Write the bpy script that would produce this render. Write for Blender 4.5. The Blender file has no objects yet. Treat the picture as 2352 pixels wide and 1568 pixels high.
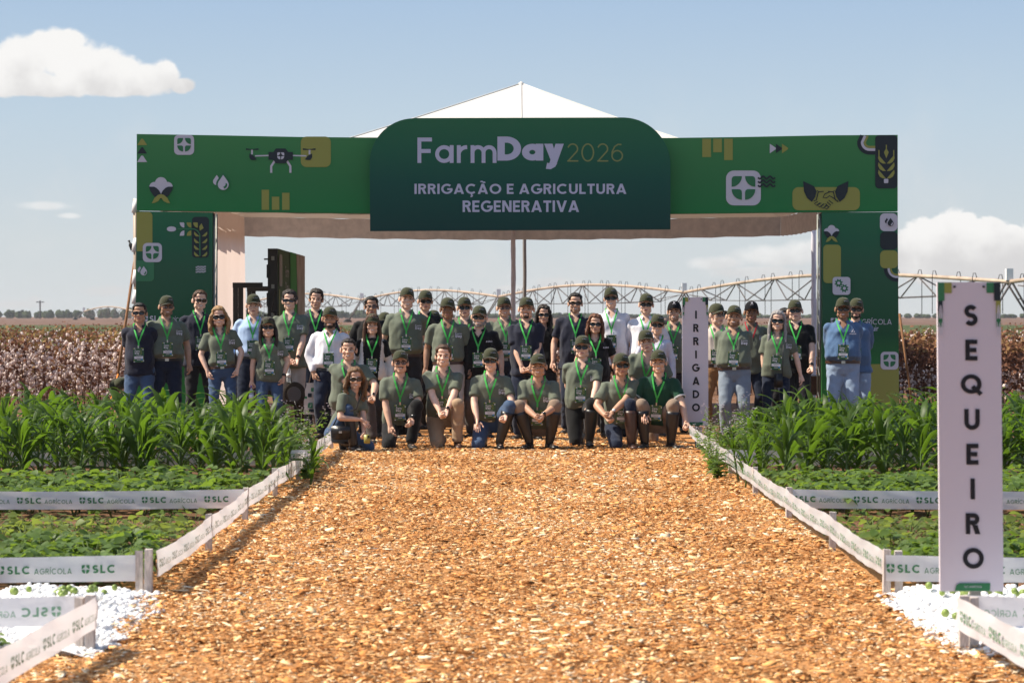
import bpy, bmesh, math, random
import numpy as np
from mathutils import Vector, Matrix
from mathutils.bvhtree import BVHTree

random.seed(7)
RS = np.random.RandomState(11)
PI = math.pi
R = math.radians
S = bpy.context.scene
COL = S.collection

# ------------------------------------------------------------ camera, world, sun, exposure
F, CX, HV, CH = 5227.0, 1176.0, 726.0, 1.55          # focal length, centre, horizon (photo units 2352 wide), eye height
cd = bpy.data.cameras.new('camera'); cam = bpy.data.objects.new('camera', cd); COL.objects.link(cam)
cam.location = (0, 0, CH); cam.rotation_euler = (R(90), 0, 0)
cd.sensor_width = 36; cd.lens = 80; cd.shift_y = -58 / 2352
cd.clip_start = .1; cd.clip_end = 6000
cd.dof.use_dof = True; cd.dof.focus_distance = 27.5; cd.dof.aperture_fstop = 5.6
S.camera = cam
S.view_settings.view_transform = 'Standard'; S.view_settings.look = 'None'
S.view_settings.gamma = 1; S.view_settings.exposure = 0.66
S.render.engine = 'CYCLES'
S.cycles.max_bounces = 6; S.cycles.diffuse_bounces = 3; S.cycles.transparent_max_bounces = 12
S.cycles.use_denoising = True

SUN_DIR = Vector((-0.66, 0.015, 0.75)).normalized()     # towards the sun
sd = bpy.data.lights.new('sun', 'SUN'); sd.energy = 5.0; sd.angle = R(.5); sd.color = (1, .91, .76)
so = bpy.data.objects.new('sun', sd); COL.objects.link(so)
so.rotation_euler = SUN_DIR.to_track_quat('Z', 'Y').to_euler()

W = bpy.data.worlds.new('World'); S.world = W; W.use_nodes = True
def build_world():
    nt = W.node_tree; nt.nodes.clear(); N = nt.nodes; L = nt.links
    def math_(op, a, b=None, c=None, clamp=False):
        n = N.new('ShaderNodeMath'); n.operation = op; n.use_clamp = clamp
        for i, x in enumerate((a, b, c)):
            if x is None: continue
            if isinstance(x, (int, float)): n.inputs[i].default_value = x
            else: L.new(x, n.inputs[i])
        return n.outputs[0]
    def mix(f, a, b):
        n = N.new('ShaderNodeMix'); n.data_type = 'RGBA'
        for i, x in ((0, f), (6, a), (7, b)):
            if isinstance(x, (int, float)): n.inputs[i].default_value = x
            elif isinstance(x, tuple): n.inputs[i].default_value = (*x, 1)
            else: L.new(x, n.inputs[i])
        return n.outputs[2]
    out = N.new('ShaderNodeOutputWorld'); bg = N.new('ShaderNodeBackground'); L.new(bg.outputs[0], out.inputs[0])
    K = .11; bg.inputs[1].default_value = K; K *= 2 ** S.view_settings.exposure     # sky colours below are given as they look at this exposure
    sky = N.new('ShaderNodeTexSky'); sky.sky_type = 'NISHITA'; sky.sun_disc = False
    sky.sun_elevation = math.asin(SUN_DIR.z); sky.sun_rotation = math.atan2(SUN_DIR.x, SUN_DIR.y)
    sky.air_density = 1; sky.dust_density = 1.2; sky.altitude = 300
    tc = N.new('ShaderNodeTexCoord'); sx = N.new('ShaderNodeSeparateXYZ'); L.new(tc.outputs['Generated'], sx.inputs[0])
    az = math_('MULTIPLY', math_('ARCTAN2', sx.outputs[0], sx.outputs[1]), F / 100)      # hundreds of photo units
    el = math_('MULTIPLY', math_('ARCSINE', sx.outputs[2]), F / 100)
    # lower sky: pale haze at the horizon, light blue above
    mr = N.new('ShaderNodeMapRange'); L.new(el, mr.inputs[0]); mr.inputs[1].default_value = 0; mr.inputs[2].default_value = 9
    cr = N.new('ShaderNodeValToRGB'); L.new(mr.outputs[0], cr.inputs[0])
    e = cr.color_ramp.elements
    e[0].position = 0; e[0].color = (.67, .70, .71, 1); e[1].position = 1; e[1].color = (.36, .515, .73, 1)
    for p, c in ((.2, (.63, .69, .72)), (.5, (.53, .65, .755)), (.8, (.415, .56, .745))):
        q = e.new(p); q.color = (*c, 1)
    vm = N.new('ShaderNodeVectorMath'); vm.operation = 'SCALE'; vm.inputs[3].default_value = 1 / K; L.new(cr.outputs[0], vm.inputs[0])
    hi = N.new('ShaderNodeMapRange'); hi.interpolation_type = 'SMOOTHSTEP'; L.new(el, hi.inputs[0]); hi.inputs[1].default_value = 9; hi.inputs[2].default_value = 22
    base = mix(hi.outputs[0], vm.outputs[0], sky.outputs[0])
    P = N.new('ShaderNodeCombineXYZ'); L.new(az, P.inputs[0]); L.new(el, P.inputs[1])
    def fbm(scale, detail, off=(0, 0, 0), rough=.55):
        m = N.new('ShaderNodeVectorMath'); m.operation = 'ADD'; m.inputs[1].default_value = off; L.new(P.outputs[0], m.inputs[0])
        n = N.new('ShaderNodeTexNoise'); n.inputs['Scale'].default_value = scale; n.inputs['Detail'].default_value = detail
        n.inputs['Roughness'].default_value = rough; L.new(m.outputs[0], n.inputs[0]); return n.outputs[0]
    n1 = fbm(2.1, 9, rough=.6); n2 = fbm(.9, 5, (7, 3, 1)); n3 = fbm(.45, 6, (1, 9, 4), .6)
    def blobs(lst):
        acc = None
        for (u, v, ru, rv) in lst:
            a = math_('DIVIDE', math_('SUBTRACT', az, (u - CX) / 100), ru / 100)
            b = math_('DIVIDE', math_('SUBTRACT', el, (HV - v) / 100), rv / 100)
            d = math_('SUBTRACT', 1, math_('SQRT', math_('ADD', math_('MULTIPLY', a, a), math_('MULTIPLY', b, b))))
            acc = d if acc is None else math_('SMOOTH_MAX', acc, d, .12)
        return acc
    def smooth(x, a, b):
        n = N.new('ShaderNodeMapRange'); n.interpolation_type = 'SMOOTHSTEP'; L.new(x, n.inputs[0])
        n.inputs[1].default_value = a; n.inputs[2].default_value = b; return n.outputs[0]
    def cloud(base, lst, amp, lo, hi_, vb, vt, strength, soft=None):
        s = blobs(lst)
        dens = math_('ADD', s, math_('MULTIPLY', math_('SUBTRACT', n1, .5), amp))
        if vb is not None:                                            # flat base
            cut = smooth(math_('ADD', el, math_('MULTIPLY', math_('SUBTRACT', n2, .5), .5)), (HV - vb) / 100 - .12, (HV - vb) / 100 + .22)
            dens = math_('MULTIPLY', math_('ADD', dens, .3), cut); dens = math_('SUBTRACT', dens, .3)
        m = math_('MULTIPLY', smooth(dens, lo, hi_), strength, clamp=True)
        lit = smooth(math_('ADD', math_('MULTIPLY', math_('SUBTRACT', n2, .5), 2.2), math_('MULTIPLY', math_('SUBTRACT', el, (HV - (vb or vt + 60)) / 100), .9)), -.35, .75)
        colr = mix(lit, (.70 / K, .69 / K, .69 / K), (.945 / K, .935 / K, .92 / K))
        return mix(m, base, colr)
    veil = math_('MULTIPLY', smooth(n3, .48, .75), .35)
    lowm = smooth(el, 6.5, 1.0)
    base = mix(math_('MULTIPLY', veil, lowm), base, (.80 / K, .79 / K, .78 / K))
    c1 = cloud(base, [(20, 205, 90, 75), (70, 150, 78, 62), (125, 128, 70, 52), (172, 112, 52, 38), (185, 160, 90, 70), (250, 160, 62, 50), (290, 185, 90, 50),
                      (345, 190, 70, 44), (385, 182, 40, 40), (425, 205, 34, 22), (110, 215, 150, 45), (270, 215, 150, 28), (60, 262, 40, 25), (-40, 200, 80, 80)], .78, .04, .34, 243, 80, 1)
    c2 = cloud(c1, [(2120, 570, 85, 66), (2185, 538, 72, 56), (2245, 552, 75, 56), (2300, 580, 80, 60), (2370, 570, 80, 70), (2150, 610, 130, 50), (2290, 620, 130, 45), (2420, 600, 90, 80), (2165, 520, 34, 28), (2205, 512, 30, 24), (2100, 552, 30, 24), (2262, 528, 32, 26), (2310, 545, 34, 28)], .85, -.02, .18, None, 530, 1)
    c3 = cloud(c2, [(1780, 590, 130, 32), (1850, 575, 70, 30), (1650, 605, 90, 22), (1740, 625, 150, 20), (1280, 650, 80, 16), (1180, 662, 60, 10)], .8, .0, .6, None, 570, .7)
    c4 = cloud(c3, [(120, 478, 75, 14), (170, 500, 36, 9), (250, 670, 70, 18), (95, 690, 22, 16), (60, 700, 100, 14)], .7, .05, .7, None, 470, .6)
    L.new(c4, bg.inputs[0])
build_world()

# ------------------------------------------------------------ helpers
def px(u, v, d):                                   # a point of the place seen at photo position u, v and distance d
    return Vector(((u - CX) * d / F, d, CH - (v - HV) * d / F))
def gd(v): return F * CH / (v - HV)                # distance of the ground seen at height v

MATS = {}
def mat(name, col, rough=.7, spec=.3, metal=0, vary=0, vscale=8, bump=0, bscale=40, trans=0, tcol=None, alpha=1, objvar=0, sheen=0, grad=None, stretch=None):
    if name in MATS: return MATS[name]
    m = bpy.data.materials.new(name); m.use_nodes = True; MATS[name] = m
    nt = m.node_tree; N = nt.nodes; L = nt.links; b = N['Principled BSDF']; o = N['Material Output']
    b.inputs['Roughness'].default_value = rough; b.inputs['Specular IOR Level'].default_value = spec
    b.inputs['Metallic'].default_value = metal; b.inputs['Base Color'].default_value = (*col, 1)
    if sheen: b.inputs['Sheen Weight'].default_value = sheen
    tc = N.new('ShaderNodeTexCoord'); vec = tc.outputs['Object']
    if stretch:
        mp = N.new('ShaderNodeMapping'); mp.inputs['Scale'].default_value = stretch; L.new(vec, mp.inputs[0]); vec = mp.outputs[0]
    src = None
    if grad:                                       # printed colour gradient along object z: list of (z, colour)
        sp = N.new('ShaderNodeSeparateXYZ'); L.new(tc.outputs['Object'], sp.inputs[0])
        mr = N.new('ShaderNodeMapRange'); mr.inputs[1].default_value = grad[0][0]; mr.inputs[2].default_value = grad[-1][0]; L.new(sp.outputs[2], mr.inputs[0])
        cr = N.new('ShaderNodeValToRGB'); L.new(mr.outputs[0], cr.inputs[0]); e = cr.color_ramp.elements
        sc = grad[-1][0] - grad[0][0]
        e[0].color = (*grad[0][1], 1); e[1].color = (*grad[-1][1], 1)
        for z, c in grad[1:-1]:
            q = e.new((z - grad[0][0]) / sc); q.color = (*c, 1)
        src = cr.outputs[0]
    def hsv(f_out, amt):
        nonlocal src
        mr = N.new('ShaderNodeMapRange'); mr.inputs[3].default_value = 1 - amt; mr.inputs[4].default_value = 1 + amt; L.new(f_out, mr.inputs[0])
        h = N.new('ShaderNodeHueSaturation'); L.new(mr.outputs[0], h.inputs['Value'])
        if src: L.new(src, h.inputs['Color'])
        else: h.inputs['Color'].default_value = (*col, 1)
        src = h.outputs[0]
    if vary:
        n = N.new('ShaderNodeTexNoise'); n.inputs['Scale'].default_value = vscale; n.inputs['Detail'].default_value = 5; L.new(vec, n.inputs[0])
        mr = N.new('ShaderNodeMapRange'); mr.inputs[1].default_value = .3; mr.inputs[2].default_value = .7; L.new(n.outputs[0], mr.inputs[0]); hsv(mr.outputs[0], vary)
    if objvar:
        oi = N.new('ShaderNodeObjectInfo'); hsv(oi.outputs['Random'], objvar)
    if src: L.new(src, b.inputs['Base Color'])
    if bump:
        n = N.new('ShaderNodeTexNoise'); n.inputs['Scale'].default_value = bscale; n.inputs['Detail'].default_value = 4; L.new(vec, n.inputs[0])
        bp = N.new('ShaderNodeBump'); bp.inputs['Strength'].default_value = bump; bp.inputs['Distance'].default_value = .01
        L.new(n.outputs[0], bp.inputs['Height']); L.new(bp.outputs[0], b.inputs['Normal'])
    last = b.outputs[0]
    if trans:
        t = N.new('ShaderNodeBsdfTranslucent'); t.inputs[0].default_value = (*(tcol or col), 1)
        mx = N.new('ShaderNodeMixShader'); mx.inputs[0].default_value = trans; L.new(last, mx.inputs[1]); L.new(t.outputs[0], mx.inputs[2]); last = mx.outputs[0]
    if alpha < 1:
        t = N.new('ShaderNodeBsdfTransparent'); mx = N.new('ShaderNodeMixShader'); mx.inputs[0].default_value = alpha
        L.new(t.outputs[0], mx.inputs[1]); L.new(last, mx.inputs[2]); last = mx.outputs[0]
    L.new(last, o.inputs[0]); return m
def ramp_mat(name, attr, cols, rough=.8, trans=0, spec=.2, noise=0):  # colour picked per face by a stored random number
    m = bpy.data.materials.new(name); m.use_nodes = True; MATS[name] = m; nt = m.node_tree; N = nt.nodes; L = nt.links
    b = N['Principled BSDF']; b.inputs['Roughness'].default_value = rough; b.inputs['Specular IOR Level'].default_value = spec
    a = N.new('ShaderNodeAttribute'); a.attribute_name = attr
    cr = N.new('ShaderNodeValToRGB'); L.new(a.outputs['Fac'], cr.inputs[0]); e = cr.color_ramp.elements
    e[0].position = cols[0][0]; e[0].color = (*cols[0][1], 1); e[1].position = cols[-1][0]; e[1].color = (*cols[-1][1], 1)
    for p, c in cols[1:-1]: q = e.new(p); q.color = (*c, 1)
    L.new(cr.outputs[0], b.inputs['Base Color'])
    if trans:
        t = N.new('ShaderNodeBsdfTranslucent'); L.new(cr.outputs[0], t.inputs[0]); mx = N.new('ShaderNodeMixShader'); mx.inputs[0].default_value = trans
        L.new(b.outputs[0], mx.inputs[1]); L.new(t.outputs[0], mx.inputs[2]); L.new(mx.outputs[0], N['Material Output'].inputs[0])
    return m

def tag(o, label=None, cat=None, group=None, kind=None):
    if label: o['label'] = label
    if cat: o['category'] = cat
    if group: o['group'] = group
    if kind: o['kind'] = kind
    return o
def empty(name, loc, label=None, cat=None, group=None):
    o = bpy.data.objects.new(name, None); COL.objects.link(o); o.location = loc; o.empty_display_size = .1
    return tag(o, label, cat, group)
def world_of(p):
    return WM.get(p.name, Matrix.Translation(p.location))
WM = {}
def attach(o, parent, M=None):                      # part o keeps its world place M under its thing
    o.parent = parent; o.matrix_parent_inverse = world_of(parent).inverted(); o.matrix_basis = M or Matrix.Identity(4)
    WM[o.name] = M or Matrix.Identity(4)
def link(name, me, parent=None, M=None):
    o = bpy.data.objects.new(name, me); COL.objects.link(o)
    if parent: attach(o, parent, M)
    elif M: o.matrix_world = M
    return o
class G:                                            # geometry collector -> one mesh object
    def __init__(s): s.v = []; s.f = []; s.m = []; s.n = 0
    def add(s, v, f, m=0):
        v = np.asarray(v, float).reshape(-1, 3); k = s.n
        s.v.append(v); s.n += len(v)
        for q in f: s.f.append([i + k for i in q])
        if isinstance(m, (int, np.integer)): s.m += [int(m)] * len(f)
        else: s.m += [int(x) for x in m]
        return s
    def box(s, a, b, m=0):
        x0, y0, z0 = a; x1, y1, z1 = b
        return s.add([(x0, y0, z0), (x1, y0, z0), (x1, y1, z0), (x0, y1, z0), (x0, y0, z1), (x1, y0, z1), (x1, y1, z1), (x0, y1, z1)],
              [(3, 2, 1, 0), (4, 5, 6, 7), (0, 1, 5, 4), (1, 2, 6, 5), (2, 3, 7, 6), (3, 0, 4, 7)], m)
    def tube(s, pts, rad, m=0, n=8, ref=None):
        v, f = tube(pts, rad, n, ref); return s.add(v, f, m)
    def ell(s, c, r, m=0, rot=None, nu=14, nv=9):
        v, f = ell(c, r, rot, nu, nv); return s.add(v, f, m)
    def prism(s, poly, y0, y1, m=0):                # polygon in x,z extruded along y
        n = len(poly); v = [(x, y0, z) for x, z in poly] + [(x, y1, z) for x, z in poly]
        f = [list(range(n)), list(range(2 * n - 1, n - 1, -1))] + [[i, i + n, (i + 1) % n + n, (i + 1) % n] for i in range(n)]
        return s.add(v, f, m)
    def arr(s): return (np.concatenate(s.v) if s.v else np.zeros((0, 3))), s.f
    def mesh(s, name, mats, smooth=False):
        v, f = s.arr(); me = bpy.data.meshes.new(name); me.from_pydata(v.tolist(), [], f)
        for q in (mats if isinstance(mats, (list, tuple)) else [mats]): me.materials.append(q)
        me.polygons.foreach_set('material_index', s.m)
        if smooth: me.polygons.foreach_set('use_smooth', [True] * len(f))
        me.update(); return me
    def build(s, name, mats, parent=None, smooth=False):
        o = bpy.data.objects.new(name, s.mesh(name, mats, smooth)); COL.objects.link(o)
        if parent: attach(o, parent)
        return o
def frame(d, ref=None):
    d = np.asarray(d, float); d = d / (np.linalg.norm(d) + 1e-9)
    r = np.asarray(ref if ref is not None else ((0, 0, 1) if abs(d[2]) < .9 else (0, 1, 0)), float)
    a = np.cross(r, d); a /= np.linalg.norm(a) + 1e-9
    return a, np.cross(d, a)
def loft(rings, cap=True):                          # rings: (n,3) arrays
    n = len(rings[0]); v = np.concatenate(rings); f = []
    for k in range(len(rings) - 1):
        for i in range(n):
            j = (i + 1) % n; f.append([k * n + i, k * n + j, (k + 1) * n + j, (k + 1) * n + i])
    if cap:
        f.append(list(range(n - 1, -1, -1))); f.append([(len(rings) - 1) * n + i for i in range(n)])
    return v, f
def tube(pts, rad, n=8, ref=None):
    pts = [np.asarray(p, float) for p in pts]; m = len(pts)
    if isinstance(rad, (int, float)): rad = [rad] * m
    t = np.linspace(0, 2 * PI, n, endpoint=False); rings = []
    for i, p in enumerate(pts):
        d = pts[min(i + 1, m - 1)] - pts[max(i - 1, 0)]
        a, b = frame(d, ref); rr = rad[i]; ra, rb = rr if isinstance(rr, (tuple, list)) else (rr, rr)
        rings.append(p + np.outer(np.cos(t) * ra, a) + np.outer(np.sin(t) * rb, b))
    return loft(rings)
_E = {}
def ell(c, r, rot=None, nu=14, nv=9):
    k = (nu, nv)
    if k not in _E:
        v = [(0, 0, 1)]; f = []
        for i in range(1, nv):
            for j in range(nu):
                th = PI * i / nv; ph = 2 * PI * j / nu; v.append((math.sin(th) * math.cos(ph), math.sin(th) * math.sin(ph), math.cos(th)))
        v.append((0, 0, -1)); L = len(v) - 1
        for j in range(nu):
            f.append([0, 1 + j, 1 + (j + 1) % nu]); f.append([L, L - nu + (j + 1) % nu, L - nu + j])
        for i in range(nv - 2):
            for j in range(nu):
                a = 1 + i * nu + j; b = 1 + i * nu + (j + 1) % nu; f.append([a, a + nu, b + nu, b])
        _E[k] = (np.array(v), f)
    v, f = _E[k]; v = v * np.asarray(r, float)
    if rot is not None: v = v @ np.asarray(rot, float).T
    return v + np.asarray(c, float), f
# a workshop scene for remeshing and lettering, removed at the end
TMP = bpy.data.scenes.new('workshop')
def evaluate(ob):
    TMP.collection.objects.link(ob)
    with bpy.context.temp_override(scene=TMP, view_layer=TMP.view_layers[0]): dg = bpy.context.evaluated_depsgraph_get()
    dg.update(); ev = ob.evaluated_get(dg); me = ev.to_mesh()
    v = np.empty(len(me.vertices) * 3); me.vertices.foreach_get('co', v); nr = np.empty(len(me.vertices) * 3); me.vertices.foreach_get('normal', nr)
    f = [list(p.vertices) for p in me.polygons]
    ev.to_mesh_clear(); data = ob.data; TMP.collection.objects.unlink(ob); bpy.data.objects.remove(ob)
    if isinstance(data, bpy.types.Mesh): bpy.data.meshes.remove(data)
    else: bpy.data.curves.remove(data)
    return v.reshape(-1, 3), f, nr.reshape(-1, 3)
def remesh(g, voxel, it=3, fac=.5):
    v, f = g.arr(); me = bpy.data.meshes.new('w'); me.from_pydata(v.tolist(), [], f); ob = bpy.data.objects.new('w', me)
    m = ob.modifiers.new('r', 'REMESH'); m.mode = 'VOXEL'; m.voxel_size = voxel
    if it: s = ob.modifiers.new('s', 'SMOOTH'); s.iterations = it; s.factor = fac
    return evaluate(ob)
# geometric lettering drawn as strokes; each vertex carries its stroke number so overlapping strokes never share a plane
def arcp(cx, cy, rx, ry, a0, a1, n=14): return [(cx + rx * math.cos(R(a0 + (a1 - a0) * i / n)), cy + ry * math.sin(R(a0 + (a1 - a0) * i / n))) for i in range(n + 1)]
def glyph(ch, t):
    h = t / 2; X = .70; m = .5; S_ = []; Pg = []; Wd = .6
    def O_(w, top=1.): return [arcp(w / 2, top / 2, w / 2 - h, top / 2 - h, 90, 450, 28)]
    if ch in 'ÃÁÂ': S_, Pg, Wd = glyph('A', t)
    elif ch == 'Ç': S_, Pg, Wd = glyph('C', t)
    elif ch == 'Í': S_, Pg, Wd = glyph('I', t)
    elif ch == 'ô': S_, Pg, Wd = glyph('o', t)
    elif ch == 'I': S_ = [[(h, 0), (h, 1)]]; Wd = t
    elif ch == 'E': S_ = [[(h, 0), (h, 1)], [(t, h), (.58, h)], [(t, 1 - h), (.58, 1 - h)], [(t, m), (.53, m)]]; Wd = .58
    elif ch == 'F': S_ = [[(h, 0), (h, 1)], [(t, 1 - h), (.58, 1 - h)], [(t, .47), (.53, .47)]]; Wd = .58
    elif ch == 'L': S_ = [[(h, 0), (h, 1)], [(t, h), (.55, h)]]; Wd = .55
    elif ch == 'T': S_ = [[(.32, 0), (.32, 1 - t)], [(0, 1 - h), (.64, 1 - h)]]; Wd = .64
    elif ch == 'N': Wd = .76; S_ = [[(h, 0), (h, 1)], [(Wd - h, 0), (Wd - h, 1)]]; Pg = [[(0, 1), (t * 1.2, 1), (Wd, 0), (Wd - t * 1.2, 0)]]
    elif ch == 'M': Wd = .92; S_ = [[(h, 0), (h, 1)], [(Wd - h, 0), (Wd - h, 1)]]; Pg = [[(0, 1), (t * 1.2, 1), (Wd / 2 + t * .55, .25), (Wd / 2 - t * .55, .25)], [(Wd, 1), (Wd - t * 1.2, 1), (Wd / 2 - t * .55, .25), (Wd / 2 + t * .55, .25)]]
    elif ch == 'A': Wd = .88; q = Wd / 2; S_ = [[(q - q * .70, .26), (q + q * .70, .26)]]; Pg = [[(0, 0), (t * 1.12, 0), (q + t * .55, 1), (q - t * .55, 1)], [(Wd, 0), (Wd - t * 1.12, 0), (q - t * .55, 1), (q + t * .55, 1)]]
    elif ch == 'V': Wd = .86; q = Wd / 2; Pg = [[(0, 1), (t * 1.12, 1), (q + t * .55, 0), (q - t * .55, 0)], [(Wd, 1), (Wd - t * 1.12, 1), (q - t * .55, 0), (q + t * .55, 0)]]
    elif ch == 'U': Wd = .74; r = Wd / 2 - h; S_ = [[(h, 1)] + arcp(Wd / 2, r + h, r, r, 180, 360) + [(Wd - h, 1)]]
    elif ch == 'O': Wd = 1.0; S_ = O_(1.0)
    elif ch == 'Q': Wd = 1.0; S_ = O_(1.0) + [[(.56, .38), (.97, -.03)]]
    elif ch == 'C': Wd = .90; S_ = [arcp(.5, .5, .5 - h, .5 - h, 47, 313, 22)]
    elif ch == 'G': Wd = .94; S_ = [arcp(.5, .5, .5 - h, .5 - h, 47, 352, 24), [(.52, .47), (.97, .47)]]
    elif ch == 'D': Wd = .82; r = .5 - h; S_ = [[(h, 0), (h, 1)], [(t, 1 - h), (Wd - .5, 1 - h)] + arcp(Wd - .5, .5, r, r, 90, -90, 18) + [(t, h)]]
    elif ch == 'R': Wd = .68; r = (.56 - t) / 2; c = .44 + .28; S_ = [[(h, 0), (h, 1)], [(t, 1 - h), (Wd - .28 - .02, 1 - h)] + arcp(Wd - .30, 1 - h - r, r, r, 90, -90, 12) + [(t, 1 - h - 2 * r)]]; Pg = [[(.30, .44), (.30 + t * 1.2, .44), (Wd + .02, 0), (Wd + .02 - t * 1.2, 0)]]
    elif ch == 'S': Wd = .64; a = .255 + .01; S_ = [arcp(.32, 1 - h - (.5 - h) / 2, .32 - h, (.5 - h) / 2, 30, 270, 14)[:-1] + arcp(.32, h + (.5 - h) / 2, .32 - h, (.5 - h) / 2, 90, -150, 14)]
    elif ch == 'a': Wd = .74; S_ = [arcp(.36, X / 2, .36 - h, X / 2 - h, 90, 450, 24), [(Wd - h, 0), (Wd - h, X)]]
    elif ch == 'o': Wd = .72; S_ = O_(.72, X)
    elif ch == 'r': Wd = .42; S_ = [[(h, 0), (h, X)], arcp(.40, X - .36, .40 - h, .36 - h, 180, 88, 8)]
    elif ch == 'n': Wd = .60; r = .30 - h; S_ = [[(h, 0), (h, X)], arcp(.30, X - .30, r, r, 180, 0, 12) + [(.60 - h, 0)]]
    elif ch == 'm': w = .52; r = w / 2 - h / 2; S_ = [[(h, 0), (h, X)], arcp(h + r, X - h - r, r, r, 180, 0, 12) + [(h + 2 * r, 0)], arcp(h + 3 * r, X - h - r, r, r, 180, 0, 12) + [(h + 4 * r, 0)]]; Wd = t + 4 * r
    elif ch == 'y': Wd = .68; Pg = [[(0, X), (t * 1.12, X), (Wd / 2 + t * .5, .02), (Wd / 2 - t * .45, .02)], [(Wd, X), (Wd - t * 1.12, X), (Wd / 2 - t * .62, -.10), (Wd / 2 + t * .40, -.10)]]; S_ = [[(Wd / 2 - t * .02, -.06), (Wd / 2 - .06, -.18), (Wd / 2 - .14, -.235), (Wd / 2 - .26, -.215)]]
    elif ch == 'l': S_ = [[(h, 0), (h, 1)]]; Wd = t
    elif ch == 'i': S_ = [[(h, 0), (h, X)], [(h, .84), (h, .84 + t)]]; Wd = t
    elif ch == 'z': Wd = .55; S_ = [[(0, h), (.55, h)], [(0, X - h), (.55, X - h)]]; Pg = [[(0, t), (t * 1.2, t), (.55, X - t), (.55 - t * 1.2, X - t)]]
    elif ch == 'u': Wd = .60; r = .30 - h; S_ = [[(h, X)] + arcp(.30, .30, r, r, 180, 360, 12), [(.60 - h, 0), (.60 - h, X)]]
    elif ch == '0': Wd = .70; S_ = O_(.70)
    elif ch == '2': Wd = .60; S_ = [arcp(.30, .70, .30 - h, .30 - h, 165, -30, 14) + [(.05, h)], [(0, h), (.60, h)]]
    elif ch == '6': Wd = .64; S_ = [arcp(.32, .32, .32 - h, .32 - h, 90, 450, 22), [(.55, .93), (.36, 1 - h - .02), (.18, .82), (h + .01, .55), (h, .34)]]
    if ch == 'Ã': S_ = S_ + [[(Wd / 2 - .2 + .4 * i / 10, 1.18 + .05 * math.sin(2 * PI * i / 10)) for i in range(11)]]
    if ch == 'Ç': S_ = S_ + [[(.52, 0), (.50, -.10), (.58, -.16), (.52, -.25), (.42, -.25)]]
    if ch in 'Íô': S_ = S_ + [[(Wd / 2 - .02, 1.08 if ch == 'Í' else .8), (Wd / 2 + .12, 1.27 if ch == 'Í' else .95)]]
    return S_, Pg, Wd
def strip(pts, t):
    pts = [np.array(p, float) for p in pts]; n = len(pts); L = []
    for i in range(n):
        d = pts[min(i + 1, n - 1)] - pts[max(i - 1, 0)]
        if np.linalg.norm(pts[0] - pts[-1]) < 1e-6 and i in (0, n - 1): d = pts[1] - pts[-2]
        d /= np.linalg.norm(d); q = np.array((-d[1], d[0])) * t / 2; L += [pts[i] + q, pts[i] - q]
    return L, [[2 * i, 2 * i + 1, 2 * i + 3, 2 * i + 2] for i in range(n - 1)]
_T = {}
def text(body, t=.16, spacing=.13):
    k = (body, t, spacing)
    if k not in _T:
        v = []; f = []; x = 0
        for ch in body:
            if ch == ' ': x += .34; continue
            S_, Pg, Wd = glyph(ch, t); parts = [strip(p, t * (.7 if (ch in 'ÃÇ' and i == len(S_) - 1) else 1)) for i, p in enumerate(S_)] + [(p, [list(range(len(p)))]) for p in Pg]
            for kk, (pv, pf) in enumerate(parts):
                b = len(v); v += [(p[0] + x, p[1], kk) for p in pv]; f += [[i + b for i in q] for q in pf]
            x += Wd + spacing
        _T[k] = (np.array(v, float), f)
    return _T[k]
def fit(body, box, t=.16, spacing=.13):             # lettering squeezed into x0,y0,x1,y1; third column: stroke number
    v, f = text(body, t, spacing); lo, hi = v[:, :2].min(0), v[:, :2].max(0); a = np.array(box[:2]); b = np.array(box[2:])
    return np.column_stack([a + (v[:, :2] - lo) / (hi - lo) * (b - a), v[:, 2]]), f
def rrect(x0, y0, x1, y1, r, n=6, which=(1, 1, 1, 1)):
    pts = []
    for k, (cx, cy, a) in enumerate(((x1 - r, y1 - r, 0), (x0 + r, y1 - r, 90), (x0 + r, y0 + r, 180), (x1 - r, y0 + r, 270))):
        if not which[k]: pts.append(((x1, y1), (x0, y1), (x0, y0), (x1, y0))[k]); continue
        for i in range(n + 1):
            t = R(a + 90 * i / n); pts.append((cx + r * math.cos(t), cy + r * math.sin(t)))
    return pts
def arc(cx, cy, r, a0, a1, n=10, ry=None): return [(cx + r * math.cos(R(a0 + (a1 - a0) * i / n)), cy + (ry or r) * math.sin(R(a0 + (a1 - a0) * i / n))) for i in range(n + 1)]
def petal(A, B, C, rr=.35, n=8):                    # leaf with a rounded corner C and a round back from B to A about C
    A, B, C = map(np.array, (A, B, C)); out = [tuple(A)]
    p = C + (A - C) * rr; q = C + (B - C) * rr
    for i in range(6):
        t = i / 5; out.append(tuple((1 - t) ** 2 * p + 2 * t * (1 - t) * C + t * t * q))
    out.append(tuple(B)); a0 = B - C; a1 = A - C
    for i in range(1, n):
        t = i / n * PI / 2; out.append(tuple(C + a0 * math.cos(t) + a1 * math.sin(t)))
    return out
def star(cx, cy, r):                                # the four-petal emblem, y up
    g = .1; P = []
    for s in (-1, 1):
        P.append(petal((s, g), (s * g * 1.3, 1), (s, 1))); P.append(petal((s, -g), (s * g * 1.3, -1), (s * g * 1.3, -g)))
    return [[(cx + x * r, cy + y * r) for x, y in p] for p in P]

# ------------------------------------------------------------ materials
WHITE = mat('white_paint', (.78, .77, .76), .5, vary=.04)
OLIVEP = (.124, .141, .104)
def cloth(name, col, **k): return mat(name, col, .85, .15, vary=.07, vscale=14, bump=.25, bscale=500, sheen=.15, **k)
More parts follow.
